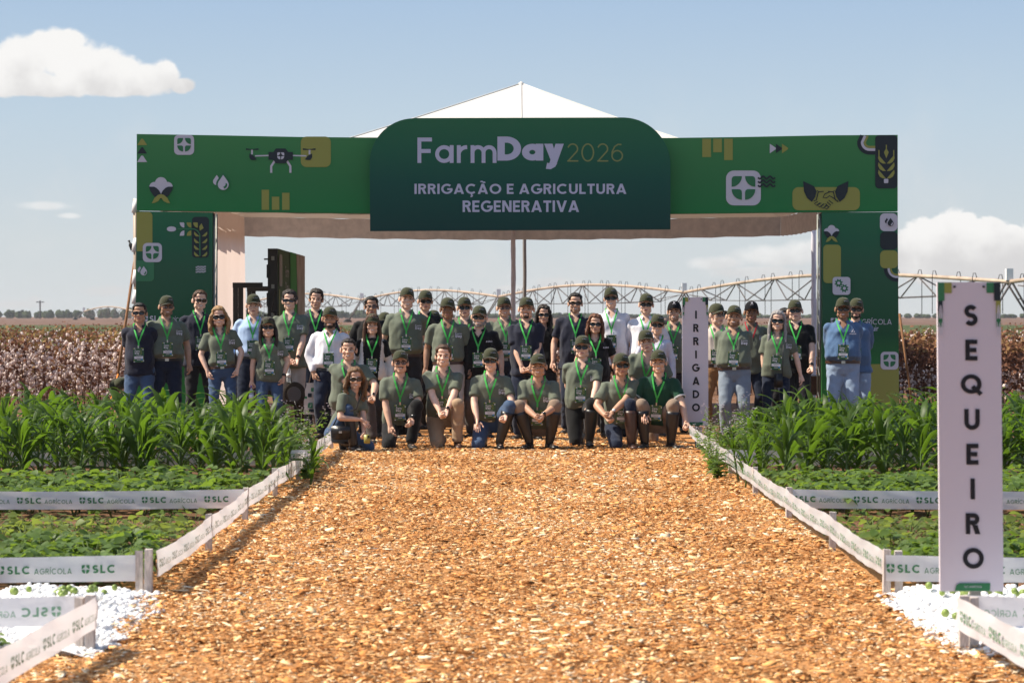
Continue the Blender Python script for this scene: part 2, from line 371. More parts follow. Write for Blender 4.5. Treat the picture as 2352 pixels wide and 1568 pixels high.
# ------------------------------------------------------------ setting: ground, path, fields
def sheet(name, x0, x1, y0, y1, z, m, n=1):
    g = G(); xs = np.linspace(x0, x1, n + 1); ys = np.linspace(y0, y1, n + 1)
    for a in ys:
        for b in xs: g.v.append(np.array([[b, a, z]]))
    g.n = (n + 1) ** 2
    for i in range(n):
        for j in range(n): g.f.append([i * (n + 1) + j, i * (n + 1) + j + 1, (i + 1) * (n + 1) + j + 1, (i + 1) * (n + 1) + j]); g.m.append(0)
    return tag(g.build(name, m), kind='structure')
soil = mat('soil', (.16, .085, .05), .95, .1, vary=.35, vscale=3, bump=.8, bscale=30)
o = sheet('ground', -2500, 2500, -20, 4000, 0, soil)
PXL, PXR = -2.05, 2.10                                # path edges
chipbase = mat('chip_bed', (.46, .22, .085), .95, .1, vary=.5, vscale=60, bump=1, bscale=120)
sheet('path', PXL - .25, PXR + .25, 4, 31.6, .004, chipbase)
tag(sheet('tent_floor', -4.9, 5.2, 31.62, 41, .004, mat('tent_floor_soil', (.20, .12, .075), .95, .1, vary=.3, vscale=4)), kind='structure')
sheet('green_crop_field', -300, 300, 78, 205, .75, mat('green_crop', (.070, .085, .033), .9, .1, vary=.5, vscale=1.2, bump=1, bscale=3))
sheet('brown_cotton_field', -500, 500, 205.2, 900, .75, mat('brown_crop', (.155, .098, .075), .95, .05, vary=.3, vscale=.4, stretch=(1, .15, 1)))

# wood chips lying on the path
def chips():
    n1 = 190000
    u = RS.rand(n1)
    y = 8.6 * (29.8 / 8.6) ** (u ** .92)             # denser where seen close
    wd = np.clip((11.2 - y) * .11, 0, .3); x = PXL - .03 - wd + RS.rand(n1) * (PXR - PXL + .06 + 2 * wd)
    edge = RS.rand(n1) < .04
    x[edge] += RS.normal(0, .12, edge.sum())
    L = np.where(RS.rand(n1) < .3, RS.uniform(.007, .014, n1), np.clip(RS.lognormal(math.log(.023), .5, n1), .010, .080)) * (.85 + .012 * (y - 9)); Wd = L * (.14 + .45 * RS.rand(n1) ** 1.3); T = Wd * (.07 + .22 * RS.rand(n1) ** 2)
    yaw = RS.rand(n1) * 2 * PI; tilt = RS.normal(0, .14, n1); roll = RS.normal(0, .20, n1)
    z = .012 + np.abs(RS.normal(0, .007, n1)) + .012 * np.sin(x * 2.3 + y * 1.1) * np.sin(y * 1.7)
    bx = np.array([(-1, -1, -1), (1, -1, -1), (1, 1, -1), (-1, 1, -1), (-1, -1, 1), (1, -1, 1), (1, 1, 1), (-1, 1, 1)]) * .5
    P = bx[None] * np.stack([L, Wd, T], 1)[:, None, :]
    P[:, :, :2] *= 1 + RS.uniform(-.28, .28, (n1, 8, 2))
    cy, sy, ct, st, cr, sr = np.cos(yaw), np.sin(yaw), np.cos(tilt), np.sin(tilt), np.cos(roll), np.sin(roll)
    X, Y, Z = P[..., 0], P[..., 1], P[..., 2]
    Y, Z = Y * cr[:, None] - Z * sr[:, None], Y * sr[:, None] + Z * cr[:, None]
    X, Z = X * ct[:, None] - Z * st[:, None], X * st[:, None] + Z * ct[:, None]
    X, Y = X * cy[:, None] - Y * sy[:, None], X * sy[:, None] + Y * cy[:, None]
    V = np.stack([X + x[:, None], Y + y[:, None], Z + z[:, None]], -1).reshape(-1, 3)
    fb = np.array([(4, 5, 6, 7), (0, 1, 5, 4), (1, 2, 6, 5), (2, 3, 7, 6), (3, 0, 4, 7)])
    Fq = (fb[None] + (np.arange(n1) * 8)[:, None, None]).reshape(-1)
    me = bpy.data.meshes.new('wood_chips'); nf = n1 * 5
    me.vertices.add(len(V)); me.vertices.foreach_set('co', V.ravel().astype(np.float32))
    me.loops.add(nf * 4); me.loops.foreach_set('vertex_index', Fq.astype(np.int32))
    me.polygons.add(nf); me.polygons.foreach_set('loop_start', np.arange(0, nf * 4, 4, dtype=np.int32))
    a = me.attributes.new('rnd', 'FLOAT', 'FACE')
    c = np.clip(RS.rand(n1) + .07 * np.sin(x * 3.1 + 1.3 * np.sin(y * .8)) + .05 * np.sin(y * 2.3 + x), 0, 1); a.data.foreach_set('value', np.clip(np.repeat(c, 5) + RS.normal(0, .05, nf), 0, 1).astype(np.float32))
    me.update(calc_edges=True)
    me.materials.append(ramp_mat('wood_chip', 'rnd', [(0, (.12, .045, .015)), (.11, (.34, .135, .046)), (.28, (.63, .275, .092)), (.62, (.77, .395, .150)), (.86, (.86, .60, .32)), (1, (.92, .79, .57))], .95, 0, .0))
    tag(link('wood_chips', me), 'loose orange brown wood chips covering the path', 'wood chips', kind='stuff')
chips()

# far trees on the horizon
def treeline():
    g = G()
    for i in range(420):
        x = -330 + i * 1.55 + RS.normal(0, .6); y = 905 + RS.rand() * 25; h = 2.6 + 1.3 * RS.rand() + 1.0 * math.sin(i * .09) * math.sin(i * .037)
        if x > -60: h *= .55
        v, f = ell((0, 0, 0), (1.2 + RS.rand(), 1.2, h / 2), None, 8, 6); v = v * (1 + RS.uniform(-.25, .25, (len(v), 1))) + (x, y, .75 + h * .45); g.add(v, f)
    tag(g.build('treeline', mat('far_foliage', (.045, .06, .028), .95, .05, vary=.4, vscale=.5)), 'dark green belt of far off trees along the horizon', 'woods', kind='stuff')
treeline()

# ------------------------------------------------------------ the printed entrance arch
AY = 31.7
def A(u, v, k=0):                                   # photo position -> x,z on the arch front
    p = px(u, v, AY); return p.x, p.z
DARK = mat('print_dark', (.018, .028, .034), .6); LIL = mat('print_white', (.56, .55, .60), .6); LIME = mat('print_lime', (.29, .30, .07), .6)
GRN = mat('print_green', (.03, .17, .07), .6); GRN2 = mat('print_midgreen', (.045, .20, .09), .6); TXT = mat('print_lettering', (.50, .51, .64), .6); GOLD = mat('print_gold', (.22, .26, .09), .6)
IDX = [DARK, LIL, LIME, GRN, GRN2, TXT, GOLD]; d_, w_, l_, g_, m_, t_, o_ = range(7)
class Print:                                        # flat printed shapes, each layer 4 mm in front of the one below
    def __init__(s, y, conv): s.g = G(); s.y = y; s.c = conv; s.k = 0
    def poly(s, pts, m, layer=1):
        s.k += 1; s.g.add([(*(lambda q: (q[0], s.y - .004 * layer - .0003 * (s.k % 12), q[1]))(s.c(u, v)),) for u, v in pts], [list(range(len(pts)))], m); return s
    def flush(s, name, parent):
        s.g.build(name, IDX, parent); s.g = G(); return s
    def rr(s, u0, v0, u1, v1, r, m, layer=1, which=(1, 1, 1, 1)): return s.poly(rrect(u0, v0, u1, v1, r, which=which), m, layer)
    def star(s, u, v, r, m, layer=2):
        for p in star(0, 0, r): s.poly([(u + x, v - y) for x, y in p], m, layer)
        return s
    def badge(s, u, v, r, layer=2): s.rr(u - r, v - r, u + r, v + r, r * .45, w_, layer); return s.star(u, v, r * .68, g_, layer + 1)
    def line(s, pts, w, m, layer=1):
        n = len(pts); a = []; b = []
        for i, p in enumerate(pts):
            q0, q1 = pts[max(i - 1, 0)], pts[min(i + 1, n - 1)]; dx, dy = q1[0] - q0[0], q1[1] - q0[1]; l = math.hypot(dx, dy) or 1
            a.append((p[0] - dy / l * w / 2, p[1] + dx / l * w / 2)); b.append((p[0] + dy / l * w / 2, p[1] - dx / l * w / 2))
        for i in range(n - 1): s.poly([a[i], a[i + 1], b[i + 1], b[i]], m, layer)
        return s
    def text(s, body, u0, v0, u1, v1, m, layer=1, t=.16, spacing=.13):
        v, f = fit(body, (u0, -v1, u1, -v0), t, spacing)
        s.g.add([(*(lambda q: (q[0], s.y - .004 * layer - .0005 * c, q[1]))(s.c(a, -b)),) for a, b, c in v], f, m); return s
    def tri(s, u, v, w, h, m, dx=0):
        return s.poly([(u - w / 2, v + h), (u + w / 2, v + h), (u + 2, v + 1), (u - 2, v + 1)] if not dx else [(u, v - h / 2), (u + w, v - 1.5), (u + w, v + 1.5), (u, v + h / 2)], m)
    def drops(s, u, v, k, m, m2, layer=2):
        def drop(x, y, r): return [(x + a, y + b) for a, b in arc(0, 0, r, -30, 210, 14)] + [(x, y - 1.75 * r)]
        s.poly(drop(u - 11 * k, v - 4 * k, 8.5 * k), m, layer); s.poly(drop(u + 3 * k, v + 2 * k, 15.5 * k), m2, layer + 1); s.poly(drop(u + 4 * k, v + 3 * k, 12.5 * k), m, layer + 2)
        return s.poly(arc(u + 5 * k, v + 4 * k, 8.5 * k, -20, 80, 6) + arc(u + 3 * k, v + 2 * k, 6.5 * k, 80, -20, 6), m2, layer + 3)
    def boll(s, u, v, k, bg=g_):
        for dx, dy, r in ((-15, -8, 12), (15, -8, 12), (0, -17, 14)): s.poly(arc(u + dx * k, v + dy * k, r * k, 0, 360, 20)[:-1], w_, 1)
        s.poly([(u - 26 * k, v - 8 * k), (u + 26 * k, v - 8 * k), (u, v + 16 * k)], w_, 2)
        for q in (-1, 1):
            s.poly([(u, v + 8 * k)] + [(u + q * x * k, v + y * k) for x, y in ((4, 0), (10, -6), (16, -9), (28, -9), (25, 0), (18, 11), (12, 16), (4, 20), (0, 20))], d_, 3)
            s.poly([(u, v + 17 * k)] + [(u + q * x * k, v + y * k) for x, y in ((0, 8), (7, 10), (15, 17), (21, 29), (14, 28), (6, 24), (2, 18))], l_, 4)
        return s
    def waves(s, u0, u1, v, n, gap, w, m):
        for k in range(3): s.line([(u0 + (u1 - u0) * i / 24, v + k * gap + 2.2 * w / 3 * math.sin(2 * PI * n * i / 24)) for i in range(25)], w, m, 4)
        return s
    def leaf(s, u, v, w, h, m, sx=1, sy=1, layer=3):
        return s.poly([(u + sx * x, v + sy * y) for x, y in petal((0, 0), (w, h), (w, 0), .25, 6)], m, layer)

arch = empty('entrance_arch', (CX and px(1188, HV, AY).x, AY, 0), 'wide dark green printed entrance arch with white lettering standing behind the group', 'arch')
gb = [(2.98, (.024, .20, .060)), (3.45, (.040, .20, .068)), (4.1, (.062, .24, .082))]
beam_m = mat('arch_beam_print', (.03, .14, .06), .6, .14, grad=gb, bump=.5, bscale=2.2)
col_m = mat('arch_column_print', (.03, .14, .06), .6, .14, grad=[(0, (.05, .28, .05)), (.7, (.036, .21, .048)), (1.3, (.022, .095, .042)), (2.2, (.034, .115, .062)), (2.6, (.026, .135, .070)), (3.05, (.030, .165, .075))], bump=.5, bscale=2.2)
top = [(314, 308), (500, 311), (700, 315), (850, 316), (1196, 317), (1540, 317), (1700, 315), (1900, 311), (2062, 310)]
bot = [(2062, 485), (1885, 487), (1545, 491), (1196, 493), (850, 490), (488, 486), (314, 483)]
G().prism([A(*p) for p in top + bot][::-1], AY, AY + .16).build('beam', beam_m, arch)
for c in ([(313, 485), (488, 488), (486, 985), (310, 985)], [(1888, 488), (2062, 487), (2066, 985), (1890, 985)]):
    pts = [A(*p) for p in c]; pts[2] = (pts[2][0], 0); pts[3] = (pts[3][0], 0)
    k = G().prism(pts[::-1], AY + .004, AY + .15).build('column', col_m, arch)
    inner = 1 if c[0][0] < 1000 else -1
    x = (max if inner > 0 else min)(p[0] for p in pts)
    g = G(); g.tube([(x + inner * .016, AY + .06, 0), (x + inner * .016, AY + .06, 2.98)], .014, n=8)
    for i in range(8): g.tube([(x + inner * .016, AY + .06, .3 + i * .36), (x + inner * .016, AY + .30, .48 + i * .36)], .006, n=6)
    g.tube([(x + inner * .016, AY + .32, 0), (x + inner * .016, AY + .32, 2.98)], .014, n=8)
    g.build('truss', mat('aluminium', (.20, .21, .20), .5, .4, .6), arch, True)
P = Print(AY, A)                                    # pictures printed on the beam
for i, m in enumerate((l_, d_, w_)): P.tri(326.5, 318 + i * 19.5, 23, 15.5, m)
P.flush('triangle_print', arch)
P.badge(423, 333, 23).flush('emblem_print', arch).boll(370, 438, 1).flush('cotton_print', arch)
P.drops(509, 421, 1.0, w_, g_).flush('droplet_print', arch)
P.rr(691, 314, 760, 384, 13, l_)
for q in (-1, 1):                                   # drone
    P.poly([(645 + q * x, y) for x, y in ((27, 356), (59, 357), (59, 360), (27, 359))], w_, 2)
    P.poly([(645 + q * x, y) for x, y in ((72, 353), (72, 362), (68, 368), (62, 368), (55, 367), (62, 358))], d_, 3)
    P.poly([(645 + q * x, y) for x, y in ((64, 344), (68, 344), (68, 355), (64, 355))], w_, 2)
    P.poly([(645 + q * x, y) for x, y in ((51, 341), (66, 343), (80, 341), (80, 345), (66, 344.5), (51, 345))], d_, 3)
    P.line([(645 + q * 13, 368), (645 + q * 22, 382), (645 + q * 22, 397)], 5, w_, 1)
P.poly([(645 + x, 358.5 + y) for x, y in ((-28, -9), (-17, -9), (-11, -17), (11, -17), (17, -9), (28, -9), (28, 9), (17, 9), (11, 17), (-11, 17), (-17, 9), (-28, 9))], d_, 3).star(645, 358.5, 8, w_, 4).flush('drone_print', arch)
for u, v in ((601, 436), (624.5, 452), (648, 443)): P.poly([(u, v), (u + 17, v), (u + 17, 482), (u, 482)], l_)
P.flush('bar_chart_print', arch)
for u, v in ((1613, 361), (1638, 350), (1663, 368)): P.poly([(u, 319), (u + 20, 319), (u + 20, v), (u, v)], l_)
P.flush('bar_chart_print', arch)
for i, m in enumerate((w_, d_, l_)): P.tri(1768 + i * 14, 341.5, 14, 22, m, 1)
P.flush('arrow_print', arch).badge(1707.5, 432, 40).flush('emblem_print', arch).waves(1741, 1780, 408, 2.5, 9, 4, d_).flush('wave_print', arch)
P.rr(1820, 430, 1975, 483, 14, l_)
for q in (-1, 1):                                   # handshake
    P.poly([(1896.5 + q * x, y) for x, y in ((52, 416), (50, 440), (43, 455), (32, 464), (24, 452), (21, 440), (27, 428))], d_, 3)
    P.line([(1896.5 + q * x, y) for x, y in ((28, 462), (22, 460), (17, 440), (20, 438))], 2.2, d_, 4)
    P.line([(1896.5 + q * 17, 441), (1896.5 + q * 5, 440)], 2.2, d_, 4)
P.line([(1908, 440), (1894, 446), (1890, 454), (1898, 455), (1905, 450), (1914, 455), (1925, 464)], 2.2, d_, 4)
for a in ((1878, 463, 1872, 470), (1886, 466, 1879, 474), (1893, 468, 1887, 477), (1900, 471, 1895, 479)): P.line(a and [(a[0], a[1]), (a[2] - 2, a[3] - 2), (a[2] + 3, a[3] + 2), (a[0] + 5, a[1] + 3)], 2, d_, 4)
for a in ((1903, 460, 1913, 468), (1899, 464, 1908, 472), (1896, 468, 1903, 476)): P.line([(a[0], a[1]), (a[2], a[3])], 2, d_, 4)
P.flush('handshake_print', arch).rr(2010, 311, 2061, 433, 9, d_, 2)
for w, m, r0 in ((13, d_, 22), (6, w_, 17), (5, l_, 11)):
    P.line([(2010 - 40 + (34 - r0 * 1.0) + 0, 312)] + [(2007 + (r0) * math.cos(R(a)) - 10, 327 + r0 * math.sin(R(a))) for a in range(180, 80, -10)] + [(2010, 327 + r0)], w, m, 1 if m == d_ else 2)
P.line([(2035.5, 333), (2035.5, 345)], 2.5, l_, 3).poly([(2035.5, 340), (2041, 350), (2035.5, 364), (2030, 350)], l_, 3)
for q in (-1, 1):
    P.line([(2035.5 + q * 17, 345), (2035.5 + q * 17, 358)], 2.5, l_, 3)
    for i in range(3): P.poly([(2035.5 + q * x, y + i * 17) for x, y in ((1, 376), (18, 356), (19, 364), (15, 372), (8, 376))], l_, 3)
P.rr(2030, 411, 2040, 421, 2, w_, 3)
P.flush('wheat_print', arch)
P = Print(AY + .004, A)                             # left column print
P.rr(314, 487, 350, 577, 9, l_, 1, (1, 0, 0, 1)).flush('lime_print', arch).badge(350, 580, 22).flush('emblem_print', arch).rr(312, 598, 354, 646, 9, m_, 1, (1, 0, 0, 1)).drops(328, 623, .62, w_, m_).flush('droplet_print', arch)
P.rr(441, 498, 480, 592, 8, d_, 1)
P.line([(408, 526), (446, 526), (454, 530), (459, 538), (459.5, 588)], 2.4, m_, 4)
P.poly(arc(394, 526, 11, 20, 160, 6, 6) + arc(394, 526, 11, 200, 340, 6, 6), w_, 3)
for k, m in ((0, w_), (16, l_)):
    P.leaf(413 + k, 511, 10.5, 12, m); P.leaf(413 + k, 541.5, 10.5, -12, m)
P.leaf(444, 511, 10.5, 12, l_); P.poly([(463, 513), (468, 524), (459, 530), (458, 520)], l_, 3)
for i in range(4):
    for q in (-1, 1): P.poly([(461 + q * x, y + 15.3 * i) for x, y in ((2.5, 543), (15, 532), (15, 538), (11, 543))], l_, 3)
P.flush('wheat_print', arch).waves(450, 473, 613, 3, 5.5, 2.2, w_).flush('wave_print', arch)
P.text('SLC', 344, 725, 375, 739, w_, 1, .2).text('AGRÍCOLA', 380, 726, 432, 739, w_, 1, .12)
P.star(333, 732, 7, w_, 1).flush('lettering', arch)
P.boll(1910, 537, .65).flush('cotton_print', arch).rr(1891, 562, 1931.5, 650, 9, l_).flush('lime_print', arch)
P.rr(1912, 636, 1953, 677, 7, w_, 4)
for gx, gy, r in ((1926, 650, 8), (1939, 662, 8)):
    P.poly([(gx + (r + (1.6 if (i // 2) % 2 else -1.2)) * math.cos(2 * PI * i / 32), gy + (r + (1.6 if (i // 2) % 2 else -1.2)) * math.sin(2 * PI * i / 32)) for i in range(32)], g_, 5)
    P.poly(arc(gx, gy, 3.6, 0, 360, 12)[:-1], w_, 6)
P.flush('gear_print', arch).rr(2021, 490, 2061.5, 531, 11, w_, 1).drops(2043, 511, .55, d_, w_).flush('droplet_print', arch)
P.rr(2021.5, 532, 2062, 573, 11, d_, 1).rr(2021.5, 575, 2062.5, 616, 11, l_, 1)
for w, m, r0 in ((12, d_, 24), (5, w_, 19), (4, l_, 14)):
    P.line([(2063 - r0 - 3, 616)] + [(2063 - 3 + r0 * math.cos(R(a)), 617 + r0 * math.sin(R(a))) for a in range(180, 80, -10)] + [(2063.5, 617 + r0)], w, m, 1 if m == d_ else 2)
P.flush('square_print', arch).star(1916, 738, 8, w_, 1).text('SLC', 1930, 732, 1962, 745, w_, 1, .2).text('AGRÍCOLA', 1968, 729, 2048, 745, w_, 1, .12).text('luir', 2000, 748, 2018, 760, t_, 1, .12).flush('lettering', arch)
P.badge(2043, 828, 20.5, 2).rr(1990, 836, 2064.5, 960, 12, l_, 1, (0, 0, 1, 1))
P.flush('emblem_print', arch)
# centre board
BY = AY - .22
def B(u, v): p = px(u, v, BY); return p.x, p.z
outline = [(850, 531), (849, 372)] + [(849 + 102 - 102 * math.cos(R(a)), 374 - 102 * math.sin(R(a))) for a in range(5, 90, 6)] + [(951, 271.5), (1430, 270)] + [(1430 + 110 * math.cos(R(a)), 380 - 110 * math.sin(R(a))) for a in range(88, 0, -6)] + [(1540, 380), (1540, 527)]
board = empty('title_board', (B(1195, 531)[0], BY, B(0, 531)[1]), 'dark teal title board with rounded upper corners fixed on the arch beam', 'sign')
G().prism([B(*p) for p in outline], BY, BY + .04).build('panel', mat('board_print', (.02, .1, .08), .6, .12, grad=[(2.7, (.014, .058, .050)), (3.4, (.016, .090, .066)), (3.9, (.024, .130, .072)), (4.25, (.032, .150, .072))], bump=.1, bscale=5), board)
g = G()
for x in (860, 1530): g.box((B(x, 0)[0] - .03, BY + .04, 3.1), (B(x, 0)[0] + .03, AY - .001, 3.16))
g.build('bracket', mat('aluminium', (.5, .5, .5)), board)
P = Print(BY, B)
P.text('Farm', 958.8, 316.3, 1140.5, 374.5, t_, 1, .155).text('Day', 1142.5, 314, 1295, 389, t_, 1, .255, .03).text('2026', 1303, 329.5, 1431, 371.5, o_, 1, .075, .17)
P.g.build('title_lettering', IDX, board); P = Print(BY, B)
P.text('IRRIGAÇÃO E AGRICULTURA', 952, 415.5, 1438.7, 453, t_, 1, .19, .14).text('REGENERATIVA', 1062.6, 460.7, 1330, 487, t_, 1, .19, .12)
P.g.build('subtitle_lettering', IDX, board)

# ------------------------------------------------------------ white pyramid tent behind the arch
ty0, ty1, tz = 32.35, 40.6, 3.32
tx0, tx1 = px(368, 0, ty0).x, px(1950, 0, ty0).x; txc = px(1197, 0, 36.4).x; tza = 1.55 + (726 - 192) * 36.4 / F
tent = empty('tent', (txc, 36.4, 0), 'large white pyramid tent with pointed roof behind the green arch', 'tent')
fab = mat('tent_fabric', (.66, .635, .595), .7, .2, vary=.03, vscale=2, trans=.10, tcol=(.8, .6, .45))
def roof():
    g = G(); n = 14; apex = Vector((txc, 36.4, tza)); cs = [Vector((tx0, ty0, tz)), Vector((tx1, ty0, tz)), Vector((tx1, ty1, tz)), Vector((tx0, ty1, tz))]
    for k in range(4):
        a, b = cs[k], cs[(k + 1) % 4]; vs = []
        for i in range(n + 1):
            t = i / n
            for j in range(n + 1):
                e = a.lerp(b, j / n); p = e.lerp(apex, t); sag = .05 * math.sin(PI * t)
                vs.append((p.x, p.y, p.z - sag - .05 * math.sin(PI * j / n) * (1 - t) ** 2))
        f = [[i * (n + 1) + j, i * (n + 1) + j + 1, (i + 1) * (n + 1) + j + 1, (i + 1) * (n + 1) + j] for i in range(n) for j in range(n)]
        g.add(vs, f)
    return g.build('roof', fab, tent, True)
roof()
g = G()
for x, y in ((tx0, ty0), (tx1, ty0), (tx1, ty1), (tx0, ty1), (txc, ty0)):
    pts = [(x + (txc - x) * t, y + (36.4 - y) * t, tz + (tza - tz) * t - .05 * math.sin(PI * t) - (.05 * (1 - t) ** 2 if x == txc else 0) + .004) for t in np.linspace(0, .995, 16)]; g.tube(pts, .009, n=5)
g.build('seam', mat('roof_seam', (.63, .605, .56), .8, .1), tent, True); G().tube([(txc, 36.4, tza - .08), (txc, 36.4, tza), (txc, 36.4, tza + .03)], [.08, .05, .012], n=10).build('peak_cap', fab, tent, True)
def val():                                          # hanging edge strip on the four sides
    g = G(); cs = [(tx0, ty0), (tx1, ty0), (tx1, ty1), (tx0, ty1)]
    for k in range(4):
        a, b = np.array(cs[k]), np.array(cs[(k + 1) % 4]); n = 40; vs = []; hgt = .27 if k == 0 else .34
        for i in range(n + 1):
            p = a + (b - a) * i / n; dz = -.07 * math.sin(PI * i / n) + .008 * math.sin(i * 2.1)
            vs += [(p[0], p[1], tz + dz + .01), (p[0] + .002 * math.sin(i), p[1] + .003 * math.sin(i * 1.3), tz + dz - hgt)]
        g.add(vs, [[2 * i, 2 * i + 2, 2 * i + 3, 2 * i + 1] for i in range(n)])
    return g.build('valance', mat('valance_fabric', (.66, .61, .56), .8, .1, vary=.15, vscale=9, trans=.15), tent, True)
val()
def wall():                                         # left side curtain
    g = G(); n = 60; vs = []; x = tx0 + .25
    for i in range(n + 1):
        y = ty0 + .2 + (ty1 - ty0 - .25) * i / n; w = .035 * math.sin(i * .9) + .03 * math.sin(i * .37 + 1)
        vs += [(x + w * .6, y, tz - .02), (x + w + .02, y, 1.6), (x + w * 1.5 + .10, y, .02)]
    g.add(vs, [[3 * i + k, 3 * i + 3 + k, 3 * i + 4 + k, 3 * i + 1 + k] for i in range(n) for k in range(2)])
    return g.build('side_curtain', mat('curtain_fabric', (.82, .74, .71), .8, .1, trans=.42, tcol=(.95, .80, .74)), tent, True)
wall()
fr = mat('tent_steel', (.30, .28, .27), .5, .4, .5)
for x, y in ((tx0 + .06, ty0 + .06), (tx1 - .06, ty0 + .06), (tx0 + .06, ty1 - .06)): G().tube([(x, y, 0), (x, y, tz)], .035).build('post', fr, tent, True)
for u, dd, m, r in ((1179, ty1 - .06, mat('wrapped_cloth', (.78, .76, .82), .8, .1, vary=.06, trans=.25), .042), (1205, ty1 - .02 + .25, fr, .033), (1869, ty1 - .06, mat('wrapped_cloth', (.6, .58, .66)), .042)):
    x = px(u, 0, dd).x; g = G(); pts = [(x + .003 * math.sin(i * .8), dd, z) for i, z in enumerate(np.linspace(0, tz - .05, 26))]
    g.tube(pts, [r * (1 + .07 * math.sin(i * 1.7 + u)) if r > .04 else r for i in range(26)], n=10); g.build('post', m, tent, True)
    if u == 1869:
        v = [(x - .12, dd - .05, tz - .12), (x + .04, dd - .05, tz - .1), (x + .02, dd - .06, tz - .55), (x - .03, dd - .07, tz - .3)]
        G().add(v, [[0, 1, 2, 3]]).add([(x + .03, dd - .05, 1.9), (x + .03, dd - .05, .8), (x + .17, dd - .06, 1.2), (x + .14, dd - .05, 1.45)], [[0, 1, 2, 3]]).build('loose_cloth', m, tent, True)
# wrapped truss leg, wooden props and strap beside the arch
g = G(); x = px(307, 0, AY + .35).x
x += .035; g.tube([(x, AY + .35, 0), (x + .01, AY + .35, 1.9), (x, AY + .35, 3.2)], .045, 0, 10)
for i, z_ in enumerate((.9, 1.2, 1.5, 1.72, 2.0, 2.45, 3.0)): g.tube([(x - .012, AY + .34, z_), (x + .012, AY + .35, z_ + .2)], [.054, .050], 1, 9)
g.build('truss_leg', [mat('bare_truss', (.35, .27, .2), .5, .4), mat('wrap_film', (.72, .70, .70), .5)], arch, True)
def stick(name, p, q, r, m, label, cat, grp=None): return tag(G().tube([p, q], r, n=8).build(name, m, None, True), label, cat, grp)
wood = mat('brown_wood', (.22, .11, .055), .8, .2, vary=.3, vscale=20, stretch=(8, 8, 1))
stick('wooden_prop', px(309, 600, AY + .5), px(252, 988, AY + .3), .020, wood, 'long leaning wooden prop behind the man in navy with arms behind him', 'pole', 'leaning wooden props of the arch')
stick('wooden_prop', px(2066, 720, AY + .4), px(2104, 990, AY + .2), .018, wood, 'short leaning wooden prop in front of the dark cotton beside the arch column', 'pole', 'leaning wooden props of the arch')
s_ = G().tube([px(271, 860, 30.5), px(246, 945, 29)], (.012, .004), n=6).build('strap', mat('orange_webbing', (.8, .25, .03), .7), None, True); tag(s_, 'thin bright orange tie down strap between cotton and corn', 'strap')
G().tube([px(296, 553, AY + .4), px(300, 562, AY + .38), px(302, 575, AY + .36)], [.02, .03, .012]).build('wrap_clip', mat('black_plastic', (.02, .02, .02), .5), arch, True)

# ------------------------------------------------------------ display screen on its black frame, inside the tent
BLK = mat('black_plastic', (.015, .015, .017), .5)
sx = -3.49; scr = empty('display_screen', (sx, 36, 0), 'tall upright display screen turned side on inside the tent', 'screen')
zt = 2.56
G().box((sx - .16, 34.0, .35), (sx - .012, 38.3, zt)).build('cabinet', BLK, scr)
g = G()
for i in range(5):
    z = 2.42 - i * .42; g.box((sx - .215, 33.985, z - .03), (sx - .15, 34.04, z - .008)); g.box((sx - .175, 33.98, z - .3), (sx - .15, 34.0, z - .1))
g.build('latch', BLK, scr)
g = G()
for i in range(5): z = 2.42 - i * .42; g.box((sx - .105, 33.99, z - .035), (sx - .06, 34.0, z + .025))
g.build('lock_plate', mat('aluminium', (.5, .5, .5)), scr)
def Sx(y, z, o=0): return (sx + .002 + .003 * o, y, z)
scm = [mat('screen_green', (.085, .13, .072), .8, .05), mat('screen_bright', (.07, .27, .07), .8, .05), mat('screen_grey', (.36, .30, .26), .8, .05, vary=.25, vscale=3), mat('screen_white', (.30, .29, .28), .8, .05), LIME]
g = G().add([Sx(34, .35, -4), Sx(38.3, .35, -4), Sx(38.3, zt, -4), Sx(34, zt, -4)], [[0, 1, 2, 3]], 0)
g.add([Sx(36.2, .35, 0), Sx(37.0, 1.4, 0), Sx(36.8, zt, 0), Sx(35.8, zt, 0), Sx(35.9, 1.2, 0)], [[0, 1, 2, 3, 4]], 1)
g.add([Sx(36.9, .35, 1), Sx(38.3, .35, 1), Sx(38.3, zt - .001, 1), Sx(36.8, zt - .001, 1), Sx(37.05, 1.5, 1)], [[0, 1, 2, 3, 4]], 2)
g.add([Sx(y, z, 1) for y, z in rrect(34.1, 2.0, 34.55, 2.48, .08)], [list(range(28))], 3)
for b, y0, y1, z0, z1 in (('Farm', 35.0, 35.55, 2.15, 2.32), ('Day', 35.0, 35.6, 1.85, 2.08)):
    v, f = fit(b, (y0, z0, y1, z1)); g.add([Sx(a, c, 1 + .1 * k_) for a, c, k_ in v], f, 3)
g.add([Sx(34.1, 1.0, 1), Sx(34.2, 1.0, 1), Sx(34.2, 1.95, 1), Sx(34.1, 1.95, 1)], [[0, 1, 2, 3]], 4)
g.build('display', scm, scr)
st = empty('screen_stand', (-4.2, 34.6, 0), 'black square tube stand holding up the display screen', 'stand')
def bar(a, b, r=.035):
    lo = np.minimum(a, b) - r; hi = np.maximum(a, b) + r; return G().box(tuple(lo), tuple(hi))
for (u, vt, dd) in ((541, 655, 34.2), (553, 657, 34.6), (573, 660, 37), (582, 662, 37.4)): p = px(u, vt, dd); bar((p.x, p.y, 0), (p.x, p.y, p.z)).build('leg', BLK, st)
for (u, vt, dd) in ((541, 655, 34.2), (573, 663, 37)): p = px(u, vt, dd); bar((p.x, p.y, p.z), (sx - .3, p.y, p.z), .04).build('rail', BLK, st)
tag(G().tube([px(633, 668, 34.0), px(628, 690, 33.95), px(624, 712, 33.95), px(630, 720, 33.95), px(634, 716, 34)], .008, n=6).build('cable', BLK, None, True), 'thin black cable looping beside the display screen', 'cable')
